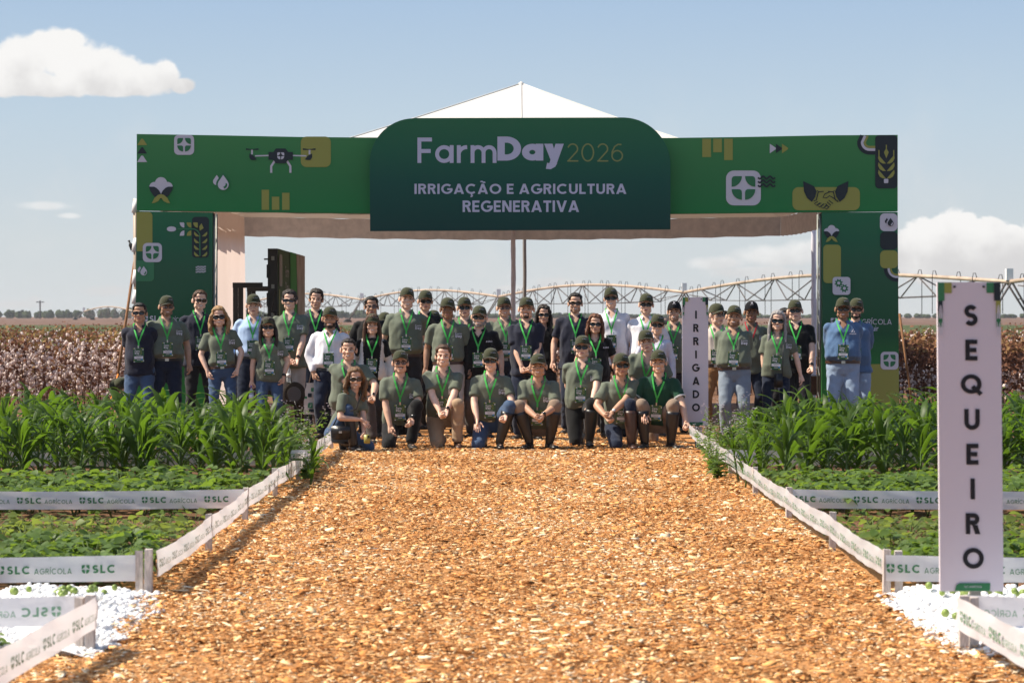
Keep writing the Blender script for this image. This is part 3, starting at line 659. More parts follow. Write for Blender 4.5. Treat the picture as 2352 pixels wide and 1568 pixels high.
# table with bottles by the right column
tb = empty('side_table', (px(1872, 0, 33).x, 33.3, 0), 'dark wooden table partly hidden behind the arch column', 'table')
p = px(1874, 862, 33.2); wd = mat('dark_wood', (.09, .035, .018), .5, .4, vary=.3, vscale=12)
G().box((p.x - .55, 32.9, p.z - .04), (p.x + .3, 33.7, p.z)).build('tabletop', wd, tb)
G().box((p.x - .5, 32.95, p.z - .28), (p.x + .25, 32.98, p.z - .042)).build('apron', wd, tb)
for q in (-.48, .24):
    for y in (32.97, 33.6): G().box((p.x + q - .03, y, 0), (p.x + q + .03, y + .06, p.z - .042)).build('leg', BLK, tb)
def bottle(x, y, z, r, h, body, cap, label, grp=None):
    e = empty('bottle', (x, y, z), label, 'bottle', grp)
    prof = [(0, .95), (.04, 1), (.55, 1), (.62, .96), (.74, .8), (.84, .42), (.90, .36)]
    G().tube([(x, y, z + h * a) for a, _ in prof], [r * b for _, b in prof], n=14).build('flask', body, e, True)
    G().tube([(x, y, z + h * .895), (x, y, z + h)], r * .42, n=12).build('cap', cap, e, True)
    G().tube([(x, y, z + h * .30), (x, y, z + h * .52)], r * 1.02, n=14).build('label_band', WHITE, e, True)
    return e
for i, (dx, c, h, l) in enumerate(((-.30, (.5, .04, .04), .22, 'dark red bottle on the wooden table'), (-.20, (.7, .7, .72), .26, 'tall pale bottle on the wooden table'), (-.09, (.25, .08, .3), .2, 'purple bottle on the wooden table'))):
    bottle(p.x + dx - .05, 33.1, p.z, .035, h, mat('bottle_%s' % 'abc'[i], c, .3), BLK, l)

# ------------------------------------------------------------ stakes, printed barrier tapes, name signs
stakem = mat('weathered_stake', (.52, .46, .42), .85, .1, vary=.25, vscale=25, stretch=(6, 6, 1), bump=.3, bscale=60)
tapem = mat('barrier_film', (.78, .77, .78), .35, .4, trans=.38, tcol=(.85, .83, .86), vary=.05, vscale=5, stretch=(1, 1, 6), alpha=.93)
printm = mat('film_print', (.035, .165, .065), .5); printb = mat('film_print_back', (.22, .40, .27), .6)
def ptape(pts, ztop, zbot, label, grp, start=0., flip=False, back=False, lo=None):
    # pts: plan polyline (x, y), the film runs along it; lettering is laid on the side facing the viewer
    pts = [np.array(p, float) for p in pts]; seg = [np.linalg.norm(b - a) for a, b in zip(pts, pts[1:])]; cum = np.concatenate([[0], np.cumsum(seg)]); tot = cum[-1]
    e = empty('barrier_tape', (*pts[0], 0), label, 'barrier tape', grp)
    zt = ztop if isinstance(ztop, (list, tuple)) else [ztop] * len(pts); zb = zbot if isinstance(zbot, (list, tuple)) else [zbot] * len(pts)
    def at(s):
        s = min(max(s, 0), tot); k = min(int(np.searchsorted(cum, s, 'right')) - 1, len(seg) - 1); t = (s - cum[k]) / seg[k]
        p = pts[k] + (pts[k + 1] - pts[k]) * t; d = (pts[k + 1] - pts[k]) / seg[k]; sag = .017 * math.sin(PI * t) * min(1, seg[k])
        return p, np.array((d[1], -d[0])), zt[k] + (zt[k + 1] - zt[k]) * t - sag, zb[k] + (zb[k + 1] - zb[k]) * t - sag * .7
    n = max(8, int(tot / .05)); vs = []; rows = 5
    for i in range(n + 1):
        p, nr, a, b = at(tot * i / n)
        for r in range(rows):
            w = .0045 * math.sin(i * .31 + r * 1.1) + .003 * math.sin(i * .83 + r * 2.3); q = p + nr * w; vs.append((q[0], q[1], b + (a - b) * r / (rows - 1)))
    g = G().add(vs, [[i * rows + r, (i + 1) * rows + r, (i + 1) * rows + r + 1, i * rows + r + 1] for i in range(n) for r in range(rows - 1)])
    g.build('film', tapem, e, True)
    P2 = G(); s = start
    def put(v, f):
        out = []
        for x, y, *k_ in v:
            c = tot - x if flip else x
            p, nr, a, b = at(c); q = p + nr * (.013 + .0003 * (k_[0] if k_ else 0)) * (-1 if flip else 1) * (1 if not back else -1); out.append((q[0], q[1], b + (a - b) * y))
        if all(0 < q_[0] < tot for q_ in v): P2.add(out, f)
    while s < tot:
        for pp in star(0, 0, 1): put([(s + .024 + x * .022, .5 + y * .17) for x, y in pp], [list(range(len(pp)))])
        v, f = fit('SLC', (s + .062, .34, s + .186, .66), .22, .2); put(v, f)
        v, f = fit('AGRÍCOLA', (s + .212, .33, s + .42, .62), .13, .2); put(v, f)
        s += .473
    if P2.n: P2.build('print', printb if back else printm, e)
    return e
def stake(x, y, h, label, grp='painted wooden stakes along the path', w=.042, tilt=0.):
    g = G(); g.box((-w / 2, -w / 2, -.05), (w / 2, w / 2, h)); v, f = g.arr()
    v[4:, 0] += tilt * h; v += RS.uniform(-.003, .003, v.shape); g = G().add(v + (x, y, 0), f)
    return tag(g.build('stake', stakem), label, 'stake', grp)
def gx(u, v): d = gd(v); return ((u - CX) * d / F, d)
Ls = [gx(350, 1366), gx(479, 1267), gx(562, 1195), gx(632, 1140), gx(685, 1103), gx(728, 1066), gx(762, 1030)]
Rs = [gx(2045, 1366), gx(1911, 1266), gx(1811, 1196), gx(1736, 1139), gx(1679, 1092), gx(1640, 1062), gx(1608, 1030)]
nth = ['first', 'second', 'third', 'fourth', 'fifth', 'sixth', 'seventh']
for side, L_ in (('left', Ls), ('right', Rs)):
    for i, (x, y) in enumerate(L_):
        if i == 0:
            stake(x - .022, y, .255, 'inner stake of the corner pair where the tape turns on the %s of the path' % side, tilt=.01); stake(x + (.052 if side == 'right' else -.075), y + .02, .245, 'outer stake of the corner pair where the tape turns on the %s of the path' % side, tilt=-.01)
        else: stake(x, y, .25 + RS.uniform(-.01, .012), '%s stake after the corner pair along the %s side of the path' % (nth[i], side), tilt=RS.uniform(-.04, .04))
ln, rn = gx(217, 1497), gx(2202, 1497)
for (x, y), sd in ((ln, 'left'), (rn, 'right')):
    s = 1 if sd == 'left' else -1
    stake(x - .02 * s, y, .262, 'nearest stake beside the spilled white cotton on the %s' % sd, tilt=.01); stake(x - .075 * s, y + .03, .25, 'stake tucked behind the nearest stake on the %s' % sd)
o_ = .024
# tapes along the path: lettering on the side that faces the path
ptape([(x + o_, y) for x, y in Ls], [.245] * 5 + [.26, .25], [.10] * 5 + [.11, .1], 'long tape running up the left edge of the path', 'barrier tapes', .02)
hand = px(1584, 984, 26.2)
ptape([(x - o_, y) for x, y in Rs[:-1]] + [(hand.x, hand.y)], [.245] * 5 + [.255, hand.z + .05], [.10] * 5 + [.11, hand.z - .08], 'long tape running up the right edge of the path to the reaching man', 'barrier tapes', .02, True)
for n_ in ():
    pass
ptape([(ln[0] - .25, 6.6), (ln[0] + .012, ln[1])], [.25, .258], [.08, .112], 'near tape leading off at lower left toward the viewer', 'barrier tapes', .12)
ptape([(rn[0] + .25, 6.6), (rn[0] - .012, rn[1])], [.25, .258], [.08, .112], 'near tape leading off at lower right toward the viewer', 'barrier tapes', .12, True)
# tapes across the beds
def cross(y, xa, xb, zt, zb, label, start, back=False, dy=0):
    return ptape([(xa, y + dy), (xb, y)], zt, zb, label, 'barrier tapes', start, False, back)
y3 = Ls[0][1]; cross(y3 - .03, -4.4, Ls[0][0] - .09, .226, .082, 'cross tape behind the spilled cotton, ending at the left corner stakes', .12)
cross(y3 - .03, Rs[0][0] - .03, 4.6, .226, .082, 'cross tape behind the spilled cotton, starting at the right corner stakes', .0)
y5 = Ls[2][1]; cross(y5 - .03, -5.2, Ls[2][0], .24, .098, 'cross tape between the soy beds left of the path', .03)
cross(y5 - .03, Rs[2][0], 5.6, .24, .098, 'cross tape between the soy beds right of the path', .02)
y6 = Ls[4][1]; cross(y6 + .5, -6, Ls[4][0] + .05, .26, .115, 'cross tape half hidden by corn stalks left of the path', .1)
cross(y6 + .5, Rs[4][0] - .05, 6, .26, .115, 'cross tape half hidden by corn stalks right of the path', .1)
# near cross tapes, seen from behind so the lettering reads mirrored
def mirrored(y, xa, xb, label):
    e = ptape([(xa, y), (xb, y)], .256, .118, label, 'barrier tapes', .1, True, True)
    return e
mirrored(ln[1] + .05, -3.4, ln[0] - .06, 'near cross tape with mirrored lettering on the left'); mirrored(rn[1] + .05, rn[0] + .05, 3.6, 'near cross tape with mirrored lettering beside the tallest sign')

def sign(cx_u, top_v, bot_v, d, word, base_v, label, tiltx=0., pitch=None, l0=None, lh=None):
    x = (cx_u - CX) * d / F; z1 = CH - (top_v - HV) * d / F; z0 = CH - (bot_v - HV) * d / F; w = .153; H = z1 - z0
    e = empty('sign', (x, d, 0), label, 'sign', 'vertical white word signs')
    sh = lambda p, z: (p[0] + tiltx * (z - z0), p[1], p[2])
    g = G().box((x - w, d, z0), (x + w, d + .025, z1)); v, f = g.arr(); v[:, 0] += tiltx * (v[:, 2] - z0); G().add(v, f).build('board', mat('sign_board', (.63, .58, .63), .55, .25), e)
    def C(a, b): return x + a * w + tiltx * (b * H), z0 + b * H      # a in -1..1, b in 0..1
    q = Print(d, C)
    def R4(a0, b0, a1, b1, m, layer=1): q.poly([(a0, b0), (a1, b0), (a1, b1), (a0, b1)], m, layer)
    k = .1
    for s in (-1, 1):
        R4(s * .99, .94, s * .78, .999, m_ if s < 0 else d_); R4(s * .99, .90, s * .84, .94, d_ if s < 0 else l_); R4(s * .99, .855, s * .85, .90, g_)
        R4(s * .78, .965, s * .55, .999, l_ if s < 0 else m_); q.star(s * .915, .877, .05, w_, 2); R4(s * .50, .982, s * .42, .989, d_, 1)
    q.poly([(-.55, .001), (.56, .001), (.58, .027), (-.38, .027), (-.5, .02)], g_, 1)
    v, f = fit('SLC AGRÍCOLA', (-.25, .0125, .30, .0205), .14); q.g.add([(C(a, b)[0], d - .008 - .0003 * c, C(a, b)[1]) for a, b, c in v], f, w_)
    q.g.build('corner_print', IDX, e)
    gl = G()
    for i, ch in enumerate(word):
        t, f = text(ch, .215); wd_ = t[:, 0].max() - t[:, 0].min()
        hh = lh / H; b0 = 1 - (l0 + i * pitch) / H - hh; hw = wd_ * lh / w / 2; y0 = b0 - (.03 * hh if ch == 'Q' else 0)
        v, f = fit(ch, (-hw, y0, hw, b0 + hh), .215); gl.add([(C(a, b)[0] + .008, d - .004 - .0006 * c, C(a, b)[1]) for a, b, c in v], f)
    gl.build('lettering', mat('sign_black', (.012, .012, .016), .5), e)
    G().box((x + .0, d + .03, -.05), (x + .05, d + .07, z0 + .5)).build('post', mat('aluminium', (.5, .5, .5)), e)
    return e
kk = 26.8 / F; sign(1597, 682.5, 977, 26.8, 'IRRIGADO', 1028, 'smaller white sign reading IRRIGADO in black beside the squatting men', 0, 30.4 * kk, (713.4 - 682.5) * kk, 18.2 * kk)
kk = 11.0 / F; sign(2232.5, 648, 1357, 11.0, 'SEQUEIRO', 1464, 'largest white sign reading SEQUEIRO in black at the near right', -.01, 79.6 * kk, (700 - 648) * kk, 48 * kk)

# ------------------------------------------------------------ irrigation pivot, far pivot, power pole
galv = mat('rusty_galvanised', (.42, .32, .24), .6, .3, .2, vary=.25, vscale=.8); dark_steel = mat('dark_steel', (.10, .085, .08), .6, .3, .3)
def pivot(name, joints, ph, label, hoses=True, scale=1.):
    root = empty(name, (joints[0][0], joints[0][1], 0), label, 'irrigation machine')
    for k in range(len(joints) - 1):
        a, b = np.array(joints[k]), np.array(joints[k + 1]); L = np.linalg.norm(b - a); d = (b - a) / L; nr = np.array((d[1], -d[0]))
        def top(t): return np.array((*(a + (b - a) * t), ph + 1.0 * scale * math.sin(PI * t)))
        G().tube([top(i / 24) for i in range(25)], .135 * scale, n=8).build('span_pipe', galv, root, True)
        g = G(); n = 7; lows = []
        for i in range(1, n):
            t = i / n; c = top(t); dp = 1.9 * scale * math.sin(PI * min(max(t, .12), .88)) ** .5
            q = [c + (*(nr * s * .75 * scale), -dp) for s in (-1, 1)]; lows.append(q)
        for i in range(n - 1):
            tl = top((i + .5) / n); tr = top((i + 1.5) / n)
            for q in lows[i]: g.tube([tl, q], .055 * scale, n=5); g.tube([tr, q], .055 * scale, n=5)
            g.tube(lows[i], .035 * scale, n=5)
        for s in (0, 1): g.tube([top(.02) - (0, 0, .3)] + [q[s] for q in lows] + [top(.98) - (0, 0, .3)], .03 * scale, n=5)
        g.build('truss', [dark_steel], root, True)
        if hoses:
            m = 21 if k < 3 else 14
            for i in range(m):
                t = (i + .5) / m; c = top(t); s = -1 if i % 2 else 1; off = np.array((*(nr * .32 * s), 0))
                pts = [c + (0, 0, .1), c + off * .3 + (0, 0, .42), c + off * .8 + (0, 0, .42), c + off + (0, 0, .1), np.array((*(c + off)[:2], 1.7))]
                G().tube(pts, .028, n=5).build('drop_hose', mat('black_hose', (.03, .03, .03), .6), root, True)
    for k, j in enumerate(joints[:]):
        j = np.array(j); d = np.array(joints[min(k + 1, len(joints) - 1)]) - np.array(joints[max(k - 1, 0)]); d = d / np.linalg.norm(d); nr = np.array((d[1], -d[0]))
        g = G(); tp = np.array((*j, ph))
        for s in (-1, 1):
            ft = j + nr * s * 2.1 * scale
            for e_ in (-.35, .35): g.tube([tp + (*(d * e_), 0), (*(ft + d * e_ * .4), .6)], .07 * scale, n=6)
            for q in (.35, .6, .8):
                c = tp + ((*ft, .6) - tp) * q; g.tube([c + (*(d * .3 * (1 - q * .6)), 0), c - (*(d * .3 * (1 - q * .6)), 0)], .035, n=5)
        g.tube([(*(j - nr * 2.1 * scale), .6), (*(j + nr * 2.1 * scale), .6)], .08 * scale, n=6)
        g.build('tower', dark_steel, root, True)
        for s in (-1, 1):
            ft = j + nr * s * 2.0 * scale; w = np.array((*d, 0)) * .14
            G().tube([np.array((*ft, .6)) - w, np.array((*ft, .6)) + w], [.6, .6], n=16).build('wheel', BLK, root, True)
        G().box((j[0] - .22, j[1] - .22, ph + .1), (j[0] + .22, j[1] + .22, ph + .85)).build('control_box', WHITE, root)
pivot('irrigation_pivot', [(50, 98), (31.9, 146), (15.9, 210), (-1.5, 257), (-20, 303), (-40, 350)], 3.75, 'long arched irrigation pivot on wheeled towers crossing behind the tent')
pivot('irrigation_pivot', [(-95, 505), (-79, 475), (-66, 452)], 2.6, 'distant irrigation pivot in front of the far trees', False, 1.0)
pv = px(92, 690, 700); e = empty('utility_pole', (pv.x, 700, 0), 'thin utility pole standing far beyond the cotton field', 'pole')
G().tube([(pv.x, 700, 0), (pv.x, 700, pv.z)], .22, n=6).build('pole', dark_steel, e); G().box((pv.x - 1.2, 699.8, pv.z - .6), (pv.x + 1.2, 700.2, pv.z - .35)).build('crossarm', dark_steel, e)
# ------------------------------------------------------------ people
SKINC = {'fair': (.72, .46, .34), 'light': (.64, .39, .275), 'tan': (.49, .28, .18), 'brown': (.29, .155, .095)}
def skin(k): return mat('skin_' + k, SKINC[k], .5, .35, vary=.08, vscale=30)
HAIRC = {'black': (.012, .010, .009), 'dark': (.022, .014, .010), 'brown': (.075, .035, .016), 'auburn': (.14, .05, .02), 'blond': (.34, .20, .085), 'grey': (.30, .28, .27), 'highlight': (.16, .085, .035)}
def hairm(k): return mat('hair_' + k, HAIRC[k], .45, .4, vary=.35, vscale=30, stretch=(3, 3, .5), bump=.6, bscale=160)
CL = {'olive': OLIVEP, 'navy': (.014, .016, .030), 'black': (.006, .006, .0065), 'white': (.68, .67, .71), 'cream': (.66, .61, .55), 'sky': (.36, .48, .68), 'denimshirt': (.080, .145, .26), 'beige': (.50, .43, .38), 'deepgreen': (.012, .055, .030),
      'stripe': (.60, .60, .70), 'jeans': (.050, .085, .155), 'darkjeans': (.012, .018, .038), 'lightjeans': (.24, .31, .42), 'greyjeans': (.20, .24, .29), 'khaki': (.36, .245, .15), 'brownkhaki': (.30, .16, .07), 'taupe': (.25, .18, .13), 'slate': (.022, .021, .024), 'warmgrey': (.075, .062, .058), 'stone': (.42, .39, .36)}
def clothm(k): return cloth('cloth_' + k, CL[k])
LEATHER = mat('black_leather', (.012, .010, .010), .35, .5, bump=.2, bscale=80); BROWNL = mat('brown_leather', (.055, .024, .014), .4, .5, vary=.2); GLASS = mat('dark_lens', (.006, .006, .008), .08, .6); FRAME = mat('glasses_frame', (.014, .011, .010), .35, .5)
TORT = mat('tortoise_lens', (.05, .022, .010), .1, .6); CLEAR = mat('clear_lens', (.10, .10, .13), .08, .6, alpha=.28); CAPM = mat('cap_twill', (.043, .046, .022), .85, .15, vary=.08, vscale=40, bump=.2, bscale=600, sheen=.2)
CAPB = mat('cap_black', (.010, .010, .012), .85, .15); LIPS = mat('lips', (.34, .12, .095), .45, .4); TEETH = mat('teeth', (.78, .74, .66), .3, .5); EYEW = mat('eye_white', (.40, .33, .29), .3, .5); IRIS = mat('iris', (.02, .012, .008), .2, .5)
LANY = mat('lanyard_green', (.06, .47, .08), .55, .3, trans=.1); LANR = mat('lanyard_red', (.42, .02, .03), .55); CARDG = mat('badge_green', (.014, .085, .035), .3, .5); CARDW = mat('badge_white', (.70, .68, .72), .4); CARDY = mat('badge_lime', (.30, .33, .05), .4); CARDB = mat('badge_blue', (.05, .24, .5), .4); LOGOM = mat('shirt_print', (.62, .60, .66), .6); STEEL = mat('steel', (.5, .49, .47), .3, .5, .9)

# head shape, chin at z=0, crown at .235, face towards -y
def head_base():
    g = G()
    for c, r in (((0, .016, .150), (.0765, .095, .086)), ((0, -.018, .088), (.060, .074, .080)), ((0, -.056, .022), (.030, .030, .022)), ((0, -.074, .137), (.050, .020, .013)), ((0, -.076, .052), (.030, .020, .022)), ((0, .015, .06), (.056, .06, .06)), ((0, -.03, .045), (.046, .052, .045)), ((0, -.05, .175), (.055, .04, .04))):
        g.ell(c, r)
    for s in (-1, 1):
        g.ell((s * .037, -.058, .090), (.026, .028, .026)); g.ell((s * .0785, .008, .108), (.011, .022, .033), rot=np.array(Matrix.Rotation(R(-18 * s), 3, 'Z'))); g.ell((s * .046, -.016, .045), (.016, .04, .03))
        g.ell((s * .013, -.094, .086), (.009, .011, .008))
    g.tube([(0, -.078, .132), (0, -.094, .112), (0, -.106, .090), (0, -.098, .080)], [.009, .0115, .0135, .010], n=10)
    v, f, n = remesh(g, .0046, 2, .4)
    for s in (-1, 1):                                # eye sockets, mouth line
        v[:, 1] += np.where(v[:, 1] < -.03, .009 * np.exp(-((v[:, 0] - s * .030) / .014) ** 2 - ((v[:, 2] - .1195) / .009) ** 2), 0)
    v[:, 1] += np.where(v[:, 1] < -.06, .004 * np.exp(-(v[:, 0] / .022) ** 4 - ((v[:, 2] - .0525) / .0035) ** 2), 0)
    return v, f
HB = head_base()
def noise_field(v, scale, seed, k=7):
    r = np.random.RandomState(seed); o = np.zeros(len(v))
    w = v + .35 / scale * np.sin((v[:, [1, 2, 0]] * scale * .7) + r.rand(3) * 6)
    for i in range(k):
        d = r.normal(size=3); d /= np.linalg.norm(d); o += np.sin(w @ d * scale * (.6 + 1.1 * r.rand()) + r.rand() * 6.3)
    return o / k ** .5
def head_mats(v, f, beard, smile, brow=True, lips=True, glasses=None):
    c = np.array([v[q].mean(0) for q in f]); x, y, z = c.T; ax = np.abs(x); m = np.zeros(len(f), int); front = y < -.045
    if beard in ('full', 'grey', 'stubble', 'goatee'):
        zone = (z < .066) & (y < .012) & ((ax > .030) | (z < .040) | ((z > .061) & (ax < .03))) & (z > -.006 + .0 * x)
        zone |= (z < .092) & (ax > .048) & (y < .0) & (y > -.045)
        if beard == 'goatee': zone = front & (((z < .036) & (ax < .024)) | ((z > .059) & (z < .069) & (ax < .026)) | ((ax > .022) & (ax < .029) & (z < .066)))
        m[zone & (y < .015)] = 6 if beard == 'stubble' else 5
    if beard == 'moustache': m[front & (z > .058) & (z < .070) & (ax < .030)] = 5
    if lips: m[front & (y < -.078) & (((x / .0215) ** 2 + ((z - .0525) / .0072) ** 2) < 1)] = 1
    if smile: m[front & (y < -.078) & (((x / .0165) ** 2 + ((z - .0530) / .0038) ** 2) < 1)] = 2
    if brow: m[front & (ax > .013) & (ax < .047) & (np.abs(z - .1385 + (ax - .03) ** 2 * 6) < .0042)] = 5
    return m
def hand_base(pose):
    # right hand: wrist at the origin, fingers along -z, palm facing -x, thumb towards -y
    g = G(); g.tube([(0, 0, .02), (0, 0, -.02), (.002, -.002, -.055), (.004, 0, -.088)], [(.021, .027), (.017, .034), (.016, .040), (.013, .038)], n=12, ref=(1, 0, 0))
    curl = {'relax': (22, 30, 22), 'fist': (75, 85, 60), 'flat': (8, 14, 10), 'grip': (55, 60, 40)}[pose]
    for i, (yy, L) in enumerate(((-.030, .070), (-.010, .079), (.010, .074), (.029, .058))):
        p = np.array((.003, yy, -.086 + .006 * abs(i - 1.2))); a = 0; pts = [p + (0, 0, .02), p]; yaw = (i - 1.5) * .07 * (1 if pose == 'flat' else .5)
        for k, fr_ in enumerate((.45, .32, .23)):
            a += R(curl[k] * (1 + .10 * i)); p = p + L * fr_ * np.array((-math.sin(a), yaw * math.cos(a), -math.cos(a))); pts.append(p)
        g.tube(pts, [.0095, .0095, .0085, .0078, .006], n=8)
    th = {'relax': ((-.006, -.030, -.030), (-.018, -.050, -.055), (-.024, -.056, -.082), (-.028, -.052, -.100)), 'fist': ((-.006, -.028, -.030), (-.026, -.040, -.058), (-.040, -.026, -.078), (-.042, -.008, -.084)), 'flat': ((-.004, -.030, -.028), (-.008, -.056, -.050), (-.010, -.068, -.074), (-.012, -.072, -.094)), 'grip': ((-.006, -.030, -.030), (-.028, -.046, -.055), (-.044, -.044, -.076), (-.052, -.034, -.088))}[pose]
    g.tube(th, [.014, .012, .010, .0075], n=8)
    return remesh(g, .0048, 2, .4)[:2]
HANDS = {p: hand_base(p) for p in ('relax', 'fist', 'flat', 'grip')}
def shoe_base():
    g = G()
    for c, r in (((0, .035, -.048), (.038, .046, .040)), ((0, -.045, -.052), (.044, .09, .034)), ((0, -.125, -.058), (.047, .072, .028)), ((0, .01, -.02), (.04, .05, .05))): g.ell(c, r)
    v, f, n = remesh(g, .009, 2); v[:, 2] = np.maximum(v[:, 2], -.082); return v, f
SHOE = shoe_base()

def cap_pt(a, t, grow=0.):                         # a: angle from the back, t: 0 rim .. 1 top
    fy = math.cos(a); e = t * PI / 2; q = math.cos(e) ** .80; pan = 1 - .035 * abs(math.sin(3 * a)) * math.sin(min(1, t * 1.6) * PI)
    hi = 1.0 + .10 * max(0, -fy) * math.sin(PI * min(1, t * .9))       # stiff upright front panels
    return np.array(((.0845 + grow) * q * hi * pan * math.sin(a), .014 + (.104 + grow) * q * (hi if fy < 0 else 1) * pan * fy, .140 + .016 * max(0, -fy) * (1 - t) + .118 * math.sin(e) ** .92))
def cap_mesh(m):
    g = G(); n = 36; rows = 10
    vs = [cap_pt(2 * PI * j / n, i / (rows - 1)) for i in range(rows) for j in range(n)]
    f = [[i * n + j, i * n + (j + 1) % n, (i + 1) * n + (j + 1) % n, (i + 1) * n + j] for i in range(rows - 1) for j in range(n)]
    g.add(vs, f); g.ell((0, .014, .259), (.008, .008, .004), nu=8, nv=5)
    vs = []; k = 19
    for s in (0, 1):
        for i in range(k):
            a = -1 + 2 * i / (k - 1); p = cap_pt(PI - a * R(70), .0)
            ext = .078 * (1 - abs(a) ** 2.4) + .002
            for t in (0, .35, .7, 1): vs.append((p[0] * (1 + .05 * t), p[1] - ext * t, p[2] + .004 - .028 * a * a - .012 * t * (1 - .3 * t) - s * .0035))
    q = k * 4
    f = [[b + i * 4 + t, b + i * 4 + t + 1, b + (i + 1) * 4 + t + 1, b + (i + 1) * 4 + t] for b in (0, q) for i in range(k - 1) for t in range(3)]
    f += [[i * 4 + 3, (i + 1) * 4 + 3, q + (i + 1) * 4 + 3, q + i * 4 + 3] for i in range(k - 1)]
    g.add(vs, f); return g.mesh('cap', m, True)
CAPS = {'olive': cap_mesh(CAPM), 'black': cap_mesh(CAPB)}
def cap_print(word):
    v, f = text(word, .15); kz = v[:, 2:]; v = v[:, :2]; lo, hi = v.min(0), v.max(0); w = .060 if word != 'M' else .03; v = (v - (lo + hi) / 2) * w / (hi[0] - lo[0]); out = []
    for (x, y), (kk,) in zip(v, kz):
        a = (R(24) if word != 'M' else 0) + x / .088; p = cap_pt(PI - a, (.30 if word != 'M' else .42) + y * 9, .0022 + .0003 * kk); out.append(tuple(p))
    return G().add(out, f).mesh('cap_lettering', LOGOM)
CAPT = {'olive': cap_print('SLC AGRÍCOLA'), 'black': cap_print('M')}
def glasses_mesh(kind):
    g = G(); w, h, z = {'sun': (.029, .021, .118), 'big': (.034, .026, .116), 'wrap': (.033, .0185, .119), 'round': (.025, .022, .116), 'clear': (.026, .019, .118)}[kind]
    lensm = {'round': 2, 'clear': 2}.get(kind, 1)
    for s in (-1, 1):
        ring = []
        for i in range(16):
            a = 2 * PI * i / 16; ca, sa = math.cos(a), math.sin(a); e = .7 if kind != 'round' else 1
            x = s * .033 + w * abs(ca) ** e * np.sign(ca); zz = z + h * abs(sa) ** e * np.sign(sa); y = -.103 + 4.2 * x * x
            ring.append((x, y, zz))
        g.add(ring + [(p[0], p[1] + .004, p[2]) for p in ring], [list(range(16)), list(range(31, 15, -1))] + [[i, i + 16, (i + 1) % 16 + 16, (i + 1) % 16] for i in range(16)], [lensm, lensm] + [0] * 16)
        g.tube(ring + ring[:1], .0026 if lensm == 2 else .003, 0, 5)
        g.tube([(s * (.033 + w), -.090, z + h * .4), (s * .074, -.06, z + h * .4), (s * .080, .015, z + .006)], .003, 0, 5)
    g.tube([(-.008, -.104, z + .006), (0, -.107, z + .008), (.008, -.104, z + .006)], .0028, 0, 5)
    return g
_GL = {}
def glasses(kind, tort):
    k = (kind, tort)
    if k not in _GL: _GL[k] = glasses_mesh(kind).mesh('glasses', [FRAME, TORT if tort else GLASS, CLEAR], False)
    return _GL[k]
def hair_mesh(style, colr, seed):
    g = G(); r = np.random.RandomState(seed)
    if style == 'undercap':
        for c, q in (((0, .036, .128), (.079, .086, .055)), ((.068, .01, .128), (.014, .032, .03)), ((-.068, .01, .128), (.014, .032, .03))): g.ell(c, q)
    else:
        big = {'short': 0, 'neat': 0, 'curly': .012, 'messy': .008}.get(style, .004)
        g.ell((0, .034, .150), (.082 + big, .090 + big, .088 + big)); g.ell((0, -.008, .206), (.070 + big, .072, .046 + big)); g.ell((.004, -.050, .212), (.056, .038, .030 + big * .6))
        for s in (-1, 1): g.ell((s * .0715, .004, .140), (.013, .030, .044)); g.ell((s * .060, -.022, .188), (.022, .036, .032))
        if style in ('curly', 'messy'):
            for i in range(46):
                a = r.rand() * 2 * PI; e = r.rand() * 1.2 + .15; p = (.075 * math.cos(a) * math.cos(e), .02 + .085 * math.sin(a) * math.cos(e), .155 + .088 * math.sin(e))
                if p[1] < -.05 and p[2] < .2: continue
                g.ell(p, (.017, .017, .015), nu=8, nv=6)
    if style in ('long', 'wavy', 'straight', 'longcap'):
        ln = {'long': .30, 'wavy': .22, 'straight': .24, 'longcap': .30}[style]
        g.ell((0, .062, .09), (.082, .052, .12)); g.ell((0, .075, .0), (.088, .045, .12))
        if style != 'longcap':
            for s in (-1, 1): g.tube([(s * .01, -.045, .226), (s * .05, -.052, .205), (s * .078, -.03, .15), (s * .086, -.01, .08)], [.016, .022, .022, .020], n=8)
        for s in (-1, 1):
            for i in range(9):
                a0 = R(-38 + 22 * i); bx = s * (.076 - .002 * i); by = -.028 + .014 * i; pts = []; l2 = ln * (.8 + .35 * r.rand()); w = .024 if style == 'wavy' else .007; ph = r.rand() * 6
                for k in range(9):
                    t = k / 8; pts.append((bx + s * ((.034 if style == 'wavy' else .016) * math.sin(PI * min(1, t * 1.3)) + .014 * t) + w * math.sin(ph + t * 11) * t, by - .030 * t + w * math.cos(ph + t * 9) * t, .17 - (ln * .45 + l2) * t))
                g.tube(pts, [.012, .017, .019, .019, .018, .017, .015, .012, .006], n=7)
    v, f, n = remesh(g, .0065, 1, .4)
    amp = {'short': .0022, 'neat': .0016, 'undercap': .001}.get(style, .0035); fr_ = np.array((1, 1, .35)) if style not in ('curly', 'messy') else np.ones(3)
    v = v + n * (noise_field(v * fr_, 170, seed)[:, None] * amp)
    return G().add(v, f).mesh('hair', hairm(colr), True)
